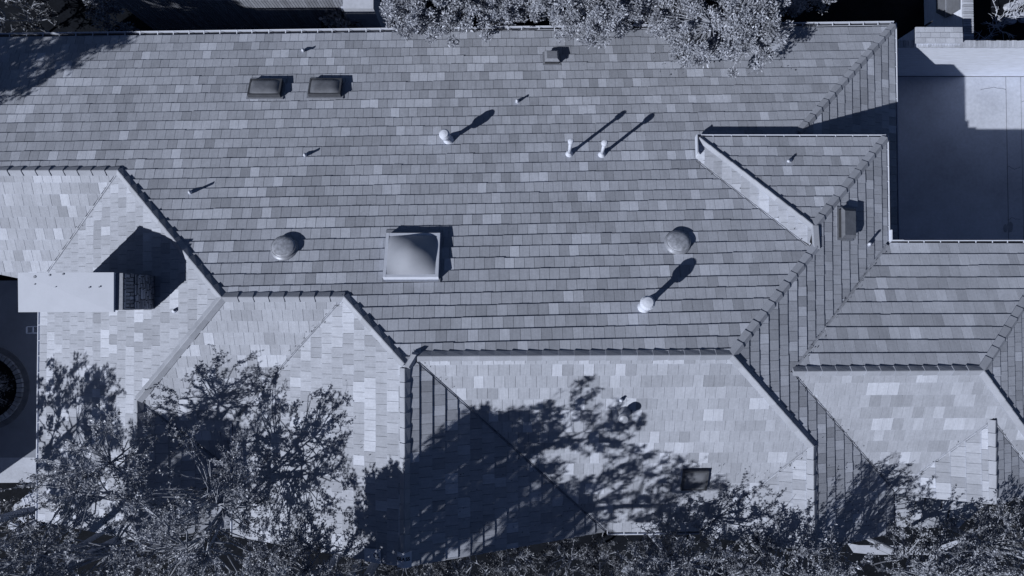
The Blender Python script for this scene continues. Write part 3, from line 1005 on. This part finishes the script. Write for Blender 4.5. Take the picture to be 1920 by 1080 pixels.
# painted brick yard wall with a soldier-brick coping
WZ = -443.0
bw = empty('brick_wall', W((1300, yW + 8, GZ)), label='long pale painted brick yard wall with upright brick coping', cat='wall')
bpy.context.view_layer.update()
mb = MB()
mb.prism([(760, yW, GZ), (2200, yW, GZ), (2200, yW + 15, GZ), (760, yW + 15, GZ)], [(760, yW, WZ - 6), (2200, yW, WZ - 6), (2200, yW + 15, WZ - 6), (760, yW + 15, WZ - 6)])
mb.build('wall_body', M_PALEW := mat('painted_brick', 0.72, 0.85, noise=0.08, nscale=2, fine=0.2, fscale=5, bump=0.8, bscale=12, stretch=(0.5, 0.5, 6)), bw)
x = 900.0
while x < 1560:
    ww = random.uniform(6.2, 7.4)
    mb = MB(); j = random.uniform(-0.6, 0.6)
    mb.prism([(x + 0.4, yW - 1.5 + j, WZ - 6), (x + ww - 0.4, yW - 1.5 + j, WZ - 6), (x + ww - 0.4, yW + 16.5 + j, WZ - 6), (x + 0.4, yW + 16.5 + j, WZ - 6)],
             [(x + 0.6, yW - 1.2 + j, WZ + j * 0.5), (x + ww - 0.6, yW - 1.2 + j, WZ + j), (x + ww - 0.6, yW + 16 + j, WZ + j), (x + 0.6, yW + 16 + j, WZ + j * 0.5)], random.uniform(0.75, 1.15))
    mb.build('coping_brick', M_BRICKL, bw)
    x += ww
# stub wall standing behind it, capped in brick
bz = -432.0
p0, p1 = at(1717, 50, bz), at(1806, 81, bz)
st = empty('garden_pier', W((p0[0], p0[1], GZ)), label='low brick block with three rows of capping bricks behind the yard wall', cat='pier')
bpy.context.view_layer.update()
mb = MB()
xa, xb, ya, yb = p0[0], p1[0], p1[1], p0[1]
mb.prism([(xa + 2, ya + 2, GZ), (xb, ya + 2, GZ), (xb, yb - 2, GZ), (xa + 2, yb - 2, GZ)], [(xa + 2, ya + 2, bz - 5), (xb, ya + 2, bz - 5), (xb, yb - 2, bz - 5), (xa + 2, yb - 2, bz - 5)])
mb.build('block_body', M_PALEW, st)
for r in range(3):
    yy0 = ya + (yb - ya) * r / 3; yy1 = ya + (yb - ya) * (r + 1) / 3
    x = xa - (0 if r != 1 else 12)
    while x < xb - 2:
        ww = random.uniform(23, 27)
        mb = MB(); a0, a1 = max(x, xa) + 0.4, min(x + ww, xb) - 0.4
        mb.prism([(a0, yy0 + .4, bz - 5), (a1, yy0 + .4, bz - 5), (a1, yy1 - .4, bz - 5), (a0, yy1 - .4, bz - 5)], [(a0 + .4, yy0 + .8, bz), (a1 - .4, yy0 + .8, bz + .4), (a1 - .4, yy1 - .8, bz), (a0 + .4, yy1 - .8, bz)], random.uniform(0.82, 1.1))
        mb.build('capping_brick', M_BRICKL, st)
        x += ww
bz = -505.0
nw = empty('side_wall', W((at(1812, 40, bz)[0], 900, GZ)), label='brick wall running away from the camera behind the grey shade sheets', cat='wall')
bpy.context.view_layer.update()
xa, xb = at(1806, 40, bz)[0], at(1825, 40, bz)[0]
ya, yb = yW + 17, 1200
mb = MB()
mb.prism([(xa + 1, ya, GZ), (xb - 1, ya, GZ), (xb - 1, yb, GZ), (xa + 1, yb, GZ)], [(xa + 1, ya, bz - 4), (xb - 1, ya, bz - 4), (xb - 1, yb, bz - 4), (xa + 1, yb, bz - 4)])
mb.build('wall_body', M_PALEW, nw)
y = ya
while y < 860:
    ww = random.uniform(6.2, 7.4)
    mb = MB()
    mb.prism([(xa, y + .4, bz - 4), (xb, y + .4, bz - 4), (xb, y + ww - .4, bz - 4), (xa, y + ww - .4, bz - 4)], [(xa + .3, y + .6, bz + 1), (xb - .3, y + .6, bz + 1.6), (xb - .3, y + ww - .6, bz + 1), (xa + .3, y + ww - .6, bz + 1.4)], random.uniform(0.7, 1.2))
    mb.build('coping_brick', M_BRICKL, nw)
    y += ww
# grey sheets set against the wall in the shape of the shade on it
gt = empty('wall_shade', W(at(1780, 20, GZ)), label='two grey sheets standing in for the shade on the side wall', cat='panel')
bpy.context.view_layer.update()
M_WALLSHADE = mat('wall_shade_sheet', 0.15, 0.6, noise=0.2, nscale=5)
def onx(px, py, xx):
    d_ = ray(px, py); t_ = xx / d_[0]
    return np.array([xx, t_ * d_[1], F + t_ * d_[2]])
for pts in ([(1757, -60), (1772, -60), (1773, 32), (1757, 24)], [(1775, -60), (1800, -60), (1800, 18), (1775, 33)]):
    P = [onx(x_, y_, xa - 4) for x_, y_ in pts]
    mb = MB(); mb.prism(P, [q_ - [3, 0, 0] for q_ in P], 1.0, True); mb.build('shade_panel', M_WALLSHADE, gt)
mb = MB(); mb.beam(onx(1773, -60, xa - 8), onx(1773, 33, xa - 8), 1.2, 1.2); mb.build('panel_bar', M_GALV, gt)
mb = MB(); c = at(1748, 40, -470); mb.tube([[c[0], c[1], GZ], c], 2.6, 8); tag(mb.build('drain_pipe', M_DARKW), 'thin dark upright post beside the grey shade sheets', 'post')

# stepping stones among the bare twigs
stn = [(1893, 14, 16, 9), (1902, 30, 17, 8), (1893, 40, 12, 7), (1912, 4, 10, 9), (1916, 34, 10, 12)]
for i, (px, py, rx, ry) in enumerate(stn):
    c = G(px, py); mb = MB(); n_ = 8
    base = [(c[0] + rx * 1.5 * math.cos(k * math.tau / n_) * random.uniform(.8, 1.1), c[1] + ry * 1.5 * math.sin(k * math.tau / n_) * random.uniform(.8, 1.1)) for k in range(n_)]
    mb.prism([(u, v, GZ - 1) for u, v in base], [(c[0] + (u - c[0]) * .92, c[1] + (v - c[1]) * .92, GZ + 9 + random.random()) for u, v in base], random.uniform(.8, 1.1))
    tag(mb.build('stepping_stone', M_BRICKL), ('broad pale flat stone under the bare twigs, upper one of the stack', 'pale flat stone under the bare twigs, below the broad upper one', 'small pale stone lowest under the bare twigs', 'pale stone cut by the top edge beside the bare twigs', 'upright narrow pale stone at the right edge under the bare twigs')[i], 'stone', 'pale stones under the bare twigs')

# slat fence behind the house, its top catching the sun
FY, FZ = 780.0, -457.0
fx0, fx1 = at(215, 10, FZ)[0], at(642, 10, FZ)[0]
fe = empty('slat_fence', W((fx0, FY, GZ)), label='pale upright slat fence behind the far eave, only its top sunlit', cat='fence')
bpy.context.view_layer.update()
x = fx0; sh = {}
while x < fx1:
    k = random.randint(0, 5)
    if k not in sh:
        mb = MB(); wd_ = 6.8
        mb.prism([(0, 0, GZ), (wd_, 0, GZ), (wd_, 2, GZ), (0, 2, GZ)], [(0, 0, FZ - k * .4), (wd_, 0, FZ - k * .4), (wd_, 2, FZ - k * .4), (0, 2, FZ - k * .4)], 0.8 + 0.07 * k)
        o = mb.build('fence_slat', mat('fence_wood%d' % k if k else 'fence_wood', 0.27, 0.8, noise=0.2, nscale=4, tone=True) if not sh else bpy.data.materials['fence_wood%d' % list(sh)[0] if list(sh)[0] else 'fence_wood'], fe)
        sh[k] = o.data
        o.location = (x * S - fe.location.x + fe.location.x, FY * S, 0)
    else:
        o = link('fence_slat', sh[k], fe); o.location = (x * S, FY * S, 0)
    x += 8.0
mb = MB(); mb.beam((fx0, FY + 5, FZ - 20), (fx1, FY + 5, FZ - 20), 2, 3); mb.beam((fx0, FY + 5, GZ + 20), (fx1, FY + 5, GZ + 20), 2, 3); mb.build('fence_rail', M_WOOD, fe)
mb = MB(); a_, b_ = at(643, -30, -440), at(700, 16, -440)
mb.prism([(a_[0], b_[1], GZ), (b_[0], b_[1], GZ), (b_[0], a_[1], GZ), (a_[0], a_[1], GZ)], [(a_[0], b_[1], -440), (b_[0], b_[1], -440), (b_[0], a_[1], -440), (a_[0], a_[1], -440)])
tag(mb.build('concrete_pier', M_CONC), 'pale square concrete block at the right end of the slat fence', 'pier')
mb = MB(); c = at(607, 30, -560); mb.prism([(c[0] - 6, c[1] - 30, GZ), (c[0] + 6, c[1] - 30, GZ), (c[0] + 6, c[1] + 30, GZ), (c[0] - 6, c[1] + 30, GZ)], [(c[0] - 6, c[1] - 30, -560), (c[0] + 6, c[1] - 30, -560), (c[0] + 6, c[1] + 30, -560), (c[0] - 6, c[1] + 30, -560)])
tag(mb.build('low_post', M_DARKW), 'dark low box beside the spiky shrub at the far eave', 'box')

# driveway on the left, its planter, the small white rack and the stones
sheet('driveway', [(-2400, 60), (-1000, 60), (-1000, G(30, 858)[1]), (-2400, G(30, 858)[1])], GZ + 0.1, M_ASPH)
sheet('pale_strip', [(-2400, G(30, 858)[1]), (-1000, G(30, 858)[1]), (-1000, G(30, 905)[1]), (-2400, G(30, 905)[1])], GZ + 0.2, M_CONC)  # strip in paler concrete than the driveway
pc = G(-24, 727); pr_ = 122.0
pl = empty('round_planter', W(pc), label='round planting bed ringed with brick edging on the shaded driveway', cat='planter')
bpy.context.view_layer.update()
mb = MB(); mb.tube([pc + [0, 0, 0.3], pc + [0, 0, 1.2]], [pr_, pr_ - 1], 48); mb.build('mortar_ring', M_WOOD, pl)
mb = MB(); mb.tube([pc + [0, 0, 1.0], pc + [0, 0, 3]], [pr_ - 20, pr_ - 21], 40); mb.build('soil_bed', M_SOIL, pl)
nb_ = 46
for k in range(nb_):
    a0, a1 = k * math.tau / nb_ + .012, (k + 1) * math.tau / nb_ - .012
    r0, r1 = pr_ - 32, pr_ - 17
    B = [pc + [r * math.cos(t), r * math.sin(t), 1.3] for r, t in ((r0, a0), (r1, a0), (r1, a1), (r0, a1))]
    mb = MB(); mb.prism(B, [b + [0, 0, 7 + random.random()] for b in B], random.uniform(.7, 1.2)); mb.build('edging_brick', M_BRICKD, pl)
# small white slatted rack
rk = empty('white_rack', W(G(62, 940)), label='small white slatted rack standing by the left wall of the house', cat='rack')
bpy.context.view_layer.update()
rz = -560.0
A0, A1, B0, B1 = at(43, 934, rz), at(72, 906, rz), at(58, 972, rz), at(92, 950, rz)
for k in range(6):
    t = k / 5
    mb = MB(); mb.beam(A0 + (A1 - A0) * t, B0 + (B1 - B0) * t, 1.0, 1.2); mb.build('slat', M_WHITE, rk)
for t in (0.12, 0.42, 0.85):
    mb = MB(); mb.beam(A0 + (B0 - A0) * t - [0, 0, 2], A1 + (B1 - A1) * t - [0, 0, 2], 1.0, 1.0); mb.build('cross_bar', M_WHITE, rk)
for q_ in (A0, A1, B0, B1):
    mb = MB(); mb.tube([[q_[0], q_[1], GZ], q_], 1.1, 6); mb.build('leg', M_WHITE, rk)
sheet('garden_path', [G(24, 965)[:2], G(24, 948)[:2], G(55, 925)[:2], G(110, 920)[:2], G(110, 962)[:2], G(60, 968)[:2]], GZ + 0.5, M_CONC)
for i, (px, py) in enumerate(((36, 972), (54, 976), (70, 984), (26, 990))):
    c = G(px, py); mb = MB()
    an = random.uniform(-.5, .2); ux, uy = math.cos(an), math.sin(an)
    for k in range(3):
        cc = c + np.array([-uy * 8 * k, ux * 8 * k, 0])
        mb.box(cc + [0, 0, 4 + 3 * k], (15 * ux, 15 * uy, 0), (-uy * 3.4, ux * 3.4, 0), (0, 0, 4), random.uniform(.8, 1.2))
    tag(mb.build('stone_slab', M_BRICKL), 'stacked pale stone slabs beside the white slatted rack', 'stone', 'stone slabs by the white rack')
mb = MB()
q_ = G(62, 620)
for u, v in (((50, 613), (50, 625)), ((50, 625), (74, 625)), ((62, 613), (62, 625))):
    mb.beam(at(*u, -590), at(*v, -590), 1.0, 1.5)
for px_ in ((50, 613), (50, 625), (74, 625)):
    c = at(*px_, -590); mb.tube([[c[0], c[1], GZ], c], 1.0, 6)
tag(mb.build('metal_stand', M_WHITE), 'small pale metal stand on the driveway against the house wall', 'stand')

# walkway glimpsed below the east wing
sheet('walkway', [G(1588, 1018)[:2], G(1600, 1036)[:2], G(1640, 1040)[:2], G(1760, 1040)[:2], G(1830, 1000)[:2], G(1760, 1024)[:2], G(1610, 1022)[:2]], GZ + 0.6, M_CONC)

# the house next door, outside the picture, whose shade falls on the driveway
nb = empty('neighbouring_house', W((-1800, -260, GZ)), label='plain gabled house standing beyond the driveway to the left', cat='house')
bpy.context.view_layer.update()
mb = MB(); x0, x1, y0, y1, ez = -2150, -1560, -578, -20, -350
mb.prism([(x0, y0, GZ), (x1, y0, GZ), (x1, y1, GZ), (x0, y1, GZ)], [(x0, y0, ez), (x1, y0, ez), (x1, y1, ez), (x0, y1, ez)])
mb.build('wall', M_WALL, nb)
mb = MB(); xm = (x0 + x1) / 2; rz_ = ez + 110
for (xa, za), (xb, zb_) in (((x0 - 25, ez - 9), (xm, rz_)), ((xm, rz_), (x1 + 25, ez - 9))):
    mb.prism([(xa, y0 - 20, za), (xb, y0 - 20, zb_), (xb, y1 + 20, zb_), (xa, y1 + 20, za)], [(xa, y0 - 20, za + 6), (xb, y0 - 20, zb_ + 6), (xb, y1 + 20, zb_ + 6), (xa, y1 + 20, za + 6)], 1, True)
mb.build('roof', M_CAP, nb)
mb = MB()
for yy in (y0, y1 - 6): mb.prism([(x0, yy, ez), (x1, yy, ez), (x1, yy + 6, ez), (x0, yy + 6, ez)], [(xm - 2, yy, rz_ - 3), (xm + 2, yy, rz_ - 3), (xm + 2, yy + 6, rz_ - 3), (xm - 2, yy + 6, rz_ - 3)])
mb.build('gable', M_WALL, nb)

# ------------------------------------------------------------------ trees and shrubs
def leaves_mesh(name, P, Dr, Ln, Wd, tone, m_, parent):
    """P centres, Dr directions, Ln lengths, Wd widths: rhombic leaves as real faces"""
    n = len(P)
    Dr = Dr / np.linalg.norm(Dr, axis=1, keepdims=True)
    ref = rng.normal(size=(n, 3)) * 0.55 + np.array([-.3, -.25, 1.0])      # blades turn towards the light
    sd = np.cross(ref, Dr); sd /= np.linalg.norm(sd, axis=1, keepdims=True) + 1e-9
    nm = np.cross(Dr, sd)
    a = P - Dr * Ln[:, None] * .5
    b = P + sd * Wd[:, None] * .5 + nm * Wd[:, None] * .12
    c = P + Dr * Ln[:, None] * .5
    d = P - sd * Wd[:, None] * .5 + nm * Wd[:, None] * .12
    V = np.stack([a, b, c, d], 1).reshape(-1, 3) * S + np.array([0, 0, HR])
    me = bpy.data.meshes.new(name)
    me.vertices.add(4 * n); me.vertices.foreach_set('co', V.astype(np.float32).ravel())
    me.loops.add(4 * n); me.loops.foreach_set('vertex_index', np.arange(4 * n, dtype=np.int32))
    me.polygons.add(n); me.polygons.foreach_set('loop_start', np.arange(0, 4 * n, 4, dtype=np.int32))
    me.update(calc_edges=True)
    t = me.attributes.new('tone', 'FLOAT', 'FACE'); t.data.foreach_set('value', tone.astype(np.float32))
    return link(name, me, parent, m_)

def bend(p, d, L, k, wob):
    pts = [np.array(p, float)]
    d = np.array(d, float); d /= np.linalg.norm(d)
    for i in range(k):
        d = d + rng.normal(size=3) * wob; d[2] += 0.05; d /= np.linalg.norm(d)
        pts.append(pts[-1] + d * L / k)
    return pts

def tree(name, label, cat, base, c, r, style, n, m_, group=None, lf=5.0, per=50, trunk_r=8.0, seed=1, twig=0.55, shoot=60):
    """c crown centre, r crown radii in units; style 'dense' (rosettes) or 'sparse' (leafy upright shoots)"""
    global rng
    rng = np.random.default_rng(seed)
    c = np.array(c, float); r = np.array(r, float)
    o = empty(name, W((base[0], base[1], GZ)), label=label, cat=cat, group=group)
    bpy.context.view_layer.update()
    tk = MB()
    top = c - [0, 0, r[2] * .75]
    b3 = np.array([base[0], base[1], GZ - 3])
    kp = [b3, b3 + (top - b3) * .35 + rng.normal(size=3) * 4, b3 + (top - b3) * .7 + rng.normal(size=3) * 5, top]
    tk.tube(kp, [trunk_r * 1.3, trunk_r, trunk_r * .85, trunk_r * .7], 9)
    # clumps through the crown volume, more of them near its surface, gathered in uneven masses
    lob = rng.normal(size=(9, 3)); lob /= np.linalg.norm(lob, axis=1, keepdims=True)
    lob = lob * rng.uniform(.45, .8, (9, 1)); lrad = rng.uniform(.3, .55, 9)
    pts = []
    while len(pts) < n:
        q = rng.normal(size=3); q /= np.linalg.norm(q)
        q *= rng.uniform(.25, 1) ** .45
        if q[2] < -.75: continue
        dd = np.min(np.linalg.norm(lob - q, axis=1) / lrad)
        if dd < 1 or rng.random() < .22: pts.append(q)
    pts = np.array(pts)
    nodes = [top]
    lim = []
    for k in range(7):
        q = pts[rng.integers(len(pts))] * r * .62 + c
        d0 = q - top
        mid = top + d0 * .5 + rng.normal(size=3) * 6
        tk.tube([top, mid, q], [trunk_r * .55, trunk_r * .38, trunk_r * .2], 6)
        for t in np.linspace(.3, 1, 6):
            nodes.append(top + (mid - top) * min(1, t * 2) if t < .5 else mid + (q - mid) * (t * 2 - 1))
    nodes = np.array(nodes)
    P, D, Ln, Wd, T = [], [], [], [], []
    for q in pts:
        e = q * r + c
        j = np.argmin(np.linalg.norm(nodes - e, axis=1))
        s0 = nodes[j]
        if style == 'dense':
            tk.tube([s0, (s0 + e) / 2 + rng.normal(size=3) * 3, e], [1.5, 1.0, .5], 4, cap=False)
            k = int(per * rng.uniform(.6, 1.4)); rad = rng.uniform(11, 21)
            off = rng.normal(size=(k, 3)); off /= np.linalg.norm(off, axis=1, keepdims=True); off *= rad * rng.random((k, 1)) ** .5
            off[:, 2] *= .7
            P.append(e + off); dr = off + rng.normal(size=(k, 3)) * rad * .5; dr[:, 2] += rad * .35
            D.append(dr); Ln.append(rng.uniform(.7, 1.4, k) * lf); Wd.append(rng.uniform(.35, .55, k) * lf); T.append(rng.uniform(.65, 1.35, k) * rng.uniform(.8, 1.2))
        else:
            L = shoot * rng.uniform(.5, 1.3)
            dirn = q * [.8, .8, .6] + rng.normal(size=3) * .35 + [0, 0, .55]
            sh_ = bend(e, dirn, L, 5, .22)
            if np.linalg.norm(s0 - e) > 2: tk.tube([s0, (s0 + e) / 2 + rng.normal(size=3) * 5, e], [1.7, 1.3, 1.0], 4, cap=False)
            tk.tube(sh_, list(np.linspace(twig * 1.7, twig * .6, 6)), 4, cap=False)
            subs = [(sh_, 1.0)]
            for _ in range(3):
                i = rng.integers(1, 5); s2 = bend(sh_[i], (sh_[i] - sh_[i - 1]) / np.linalg.norm(sh_[i] - sh_[i - 1]) + rng.normal(size=3) * .8, L * rng.uniform(.25, .5), 3, .25)
                tk.tube(s2, list(np.linspace(twig, twig * .5, 4)), 3, cap=False); subs.append((s2, .5))
            bare = rng.random() < .16; stone_ = rng.uniform(.6, 1.3)
            for ln_, fr in subs:
                A = np.array(ln_); k = int(per * fr * rng.uniform(.5, 1.2) * (.12 if bare else 1))
                if k < 1: continue
                t = rng.random(k) * (len(A) - 1); i = t.astype(int).clip(0, len(A) - 2)
                dirl = A[i + 1] - A[i]; dirl /= np.linalg.norm(dirl, axis=1, keepdims=True)
                side = rng.normal(size=(k, 3))
                pp = A[i] + (A[i + 1] - A[i]) * (t - i)[:, None]
                dr = side / np.linalg.norm(side, axis=1, keepdims=True) + dirl * .5
                le = rng.uniform(.6, 1.3, k) * lf
                P.append(pp + dr * le[:, None] * .7); D.append(dr); Ln.append(le); Wd.append(le * rng.uniform(.4, .62, k)); T.append(rng.uniform(.55, 1.45, k) * stone_)
    tk.build('trunk', M_BARK, o)
    leaves_mesh('crown', np.concatenate(P), np.concatenate(D), np.concatenate(Ln), np.concatenate(Wd), np.concatenate(T), m_, o)
    return o

def rpx(px, D): return px * D / 1200.0
# three dense trees hanging over the far eave
for i, (lab, px, py, z, rx, ry, rz2, n, sd, bx) in enumerate((
    ('dense tree hanging over the far eave, leftmost of the three bright crowns', 835, -12, -215, 145, 92, 70, 240, 3, (-120, 800)),
    ('dense tree hanging over the far eave, middle of the three bright crowns', 1110, -2, -210, 125, 88, 70, 230, 14, (170, 820)),
    ('dense tree hanging over the far eave, right crown drooping lowest on to the tiles', 1355, 28, -195, 135, 112, 72, 300, 25, (480, 840)),
    ('narrow pale crown filling the gap between the left and middle overhanging trees', 968, -30, -240, 85, 72, 60, 130, 52, (20, 860)),
    ('narrow pale crown filling the gap between the middle and drooping overhanging trees', 1238, -18, -235, 85, 80, 60, 140, 53, (330, 870)),
    ('small dark-leaved tree behind the far eave, right of the drooping crown', 1515, -28, -330, 70, 60, 60, 80, 36, (690, 880)))):
    c = at(px, py, z); D = F - z
    tree('broadleaf_tree', lab, 'tree', bx, c, (rpx(rx, D), rpx(ry, D), rz2), 'dense', int(n * 1.15), M_LEAFA, None, 6.2, 125, 9, sd)
c = at(1382, 128, -205)
# leafy trees in front of the house: seen from above at the bottom edge and shading the sunny slopes
BT = [
 ('sparse twiggy tree at the lower left corner of the picture', 20, 1085, -130, 110, 80, 120, 110, 41),
 ('sparse twiggy tree in front of the left gable', 215, 965, -10, 135, 165, 120, 145, 42),
 ('sparse twiggy tree with bare shoots in front of the dark valley', 390, 975, 10, 130, 155, 110, 145, 43),
 ('leafy tree below the middle gable at the bottom edge', 585, 1110, -60, 130, 75, 110, 150, 44),
 ('leafy tree at the bottom edge under the sunny slope', 1290, 1100, -70, 140, 80, 110, 170, 45),
 ('leafy tree at the bottom edge in front of the east wing', 1500, 1098, -60, 130, 75, 110, 170, 46),
 ('leafy tree at the bottom right before the porch roof', 1760, 1078, -120, 110, 75, 120, 150, 47),
 ('leafy tree at the bottom right corner of the picture', 1905, 1050, -100, 90, 100, 110, 130, 48),
]
for lab, px, py, z, rx, ry, rz2, n, sd in BT:
    c = at(px, py, z); D = F - z
    if px > 1200: n = int(n * 1.15)
    tree('twiggy_tree', lab, 'tree', (c[0] + random.uniform(-20, 20), min(c[1] - 20, -560)), c, (rpx(rx, D), rpx(ry, D), rz2), 'sparse', n, M_LEAFB, None, 4.6, 58, 7, sd, twig=.5)
# tall trees standing just outside the picture, known by their shade on the roof
OT = [
 ('tall tree outside the bottom edge shading the dark wing slope', (-440, -700), (-428, -592, 240), (92, 95, 100), 190, 65),
 ('tall tree outside the bottom edge shading the foot of the wing slope', (-420, -760), (-405, -720, 250), (110, 90, 90), 95, 61),
 ('tall tree outside the bottom edge shading the middle of the sunny slope', (-215, -760), (-205, -712, 270), (180, 100, 70), 80, 62),
 ('slim tall tree outside the bottom edge with thin shade near the roof valley', (-290, -620), (-285, -550, 290), (120, 60, 60), 30, 66),
 ('tall tree outside the lower left corner shading the left slope', (-1250, -580), (-1235, -500, 30), (100, 165, 130), 100, 63),
 ('tall tree outside the lower left corner shading the deep left valley', (-1030, -650), (-1020, -585, 150), (88, 75, 85), 190, 67),
 ('tall tree outside the upper left corner shading the far roof', (-1500, 330), (-1465, 385, 0), (170, 130, 150), 430, 64),
]
for lab, b_, c, r, n, sd in OT:
    tree('tall_tree', lab, 'tree', b_, c, r, 'sparse', n, M_LEAFSHADE if sd == 64 else M_LEAFB, None, 8.0, 60 if sd != 62 else 44, 10, sd)

# shrubs on the ground
def shrub(label, px, py, z, r, n, sd, m_=None, style='sparse', lf=6.0, per=30, name='shrub', cat='shrub', group=None):
    c = at(px, py, z)
    return tree(name, label, cat, (c[0], c[1]), c, r, style, n, m_ or M_LEAFC, group, lf, per, 3.0, sd, shoot=38)
shrub('spiky-leaved shrub between the slat fence end and the far eave', 655, 36, -560, (48, 34, 34), 34, 71, M_LEAFA, 'sparse', 15, 26)
shrub('dark shrub in the shade behind the upper left eave', 30, 25, -540, (110, 70, 60), 70, 72, M_LEAFSHADE)
shrub('small pale-leaved bush by the left end of the slat fence', 203, 32, -560, (36, 44, 36), 30, 73, M_LEAFB, 'sparse', 9)
for i, px in enumerate((690, 790, 880, 970, 1060, 1140, 1215)):
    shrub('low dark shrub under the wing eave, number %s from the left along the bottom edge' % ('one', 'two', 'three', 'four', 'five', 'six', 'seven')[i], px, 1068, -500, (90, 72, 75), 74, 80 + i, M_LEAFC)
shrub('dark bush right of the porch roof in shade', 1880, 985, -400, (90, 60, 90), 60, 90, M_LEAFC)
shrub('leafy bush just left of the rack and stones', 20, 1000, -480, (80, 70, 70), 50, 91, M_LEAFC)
shrub('low plants filling the round brick planter', -26, 727, -600, (72, 72, 18), 60, 92, M_LEAFC, 'dense', 6, 20, 'bed_plant', 'plants')
# bare shrub in the upper right corner
def bare(label, base, n, sd, L=70, rad=1.5):
    global rng
    rng = np.random.default_rng(sd)
    o = empty('bare_shrub', W(base), label=label, cat='shrub'); bpy.context.view_layer.update()
    for k in range(n):
        tk = MB()
        a_ = rng.uniform(0, math.tau)
        s_ = bend(np.array(base) + [0, 0, -2], (math.cos(a_) * .9, math.sin(a_) * .9, rng.uniform(.4, 1.1)), L * rng.uniform(.8, 1.5), 6, .22)
        tk.tube(s_, list(np.linspace(rad, rad * .4, 7)), 5)
        for j in range(1, 6):
            for _ in range(2):
                s2 = bend(s_[j], (s_[j] - s_[j - 1]) / L * 5 + rng.normal(size=3) * .8, L * rng.uniform(.2, .5), 3, .3)
                tk.tube(s2, list(np.linspace(rad * .55, rad * .25, 4)), 4, cap=False)
        tk.build('branch', M_WHITEBARK, o)
M_WHITEBARK = mat('pale_bark', 0.5, 0.8, noise=0.15)
bare('leafless pale-twigged shrub behind the right end of the yard wall', (at(1880, 62, -560)[0], at(1880, 62, -560)[1], GZ), 11, 95)
bare('leafless pale-twigged shrub at the top right corner', (at(1925, 40, -560)[0], at(1925, 20, -560)[1], GZ), 9, 96)

# fallen leaves caught in the valleys and along the gutters
P, D = [], []
rng = np.random.default_rng(5)
def litter(p0, p1, na, nb, n, spread):
    for _ in range(n):
        t = rng.random()
        q = p0 + (p1 - p0) * t
        nm_ = na if rng.random() < .5 else nb
        u = rng.normal() * spread; v = rng.normal() * spread
        x, y = q[0] + u, q[1] + v
        za, zb2 = zof(na, x, y), zof(nb, x, y)
        P.append([x, y, max(za, zb2) + 3.4]); D.append([rng.normal(), rng.normal(), rng.normal() * .1])
for v, n_ in zip(VL, (50, 12, 60, 40, 30, 50, 10, 10, 30, 8)):
    litter(v[0], v[1], v[2], v[3], n_, 5)
for n_, x0, x1, y0, y1, k in (('S1', 250, 560, -480, -330, 90), ('W1', -540, -250, -480, -250, 110), ('W2', -1020, -880, -470, -250, 90), ('E3', -100, 150, -470, -330, 60), ('E2', 660, 820, -480, -330, 60), ('N1', 350, 700, 520, 640, 50)):
    for _ in range(k):
        x, y = rng.uniform(x0, x1), rng.uniform(y0, y1)
        P.append([x, y, zof(n_, x, y) + 3.4]); D.append([rng.normal(), rng.normal(), rng.normal() * .1])
P, D = np.array(P), np.array(D); k = len(P)
lt = leaves_mesh('leaf_litter', P, D, rng.uniform(2.5, 5, k), rng.uniform(1.2, 2.2, k), rng.uniform(.3, 1.2, k), M_LEAFC, None)
tag(lt, kind='stuff')
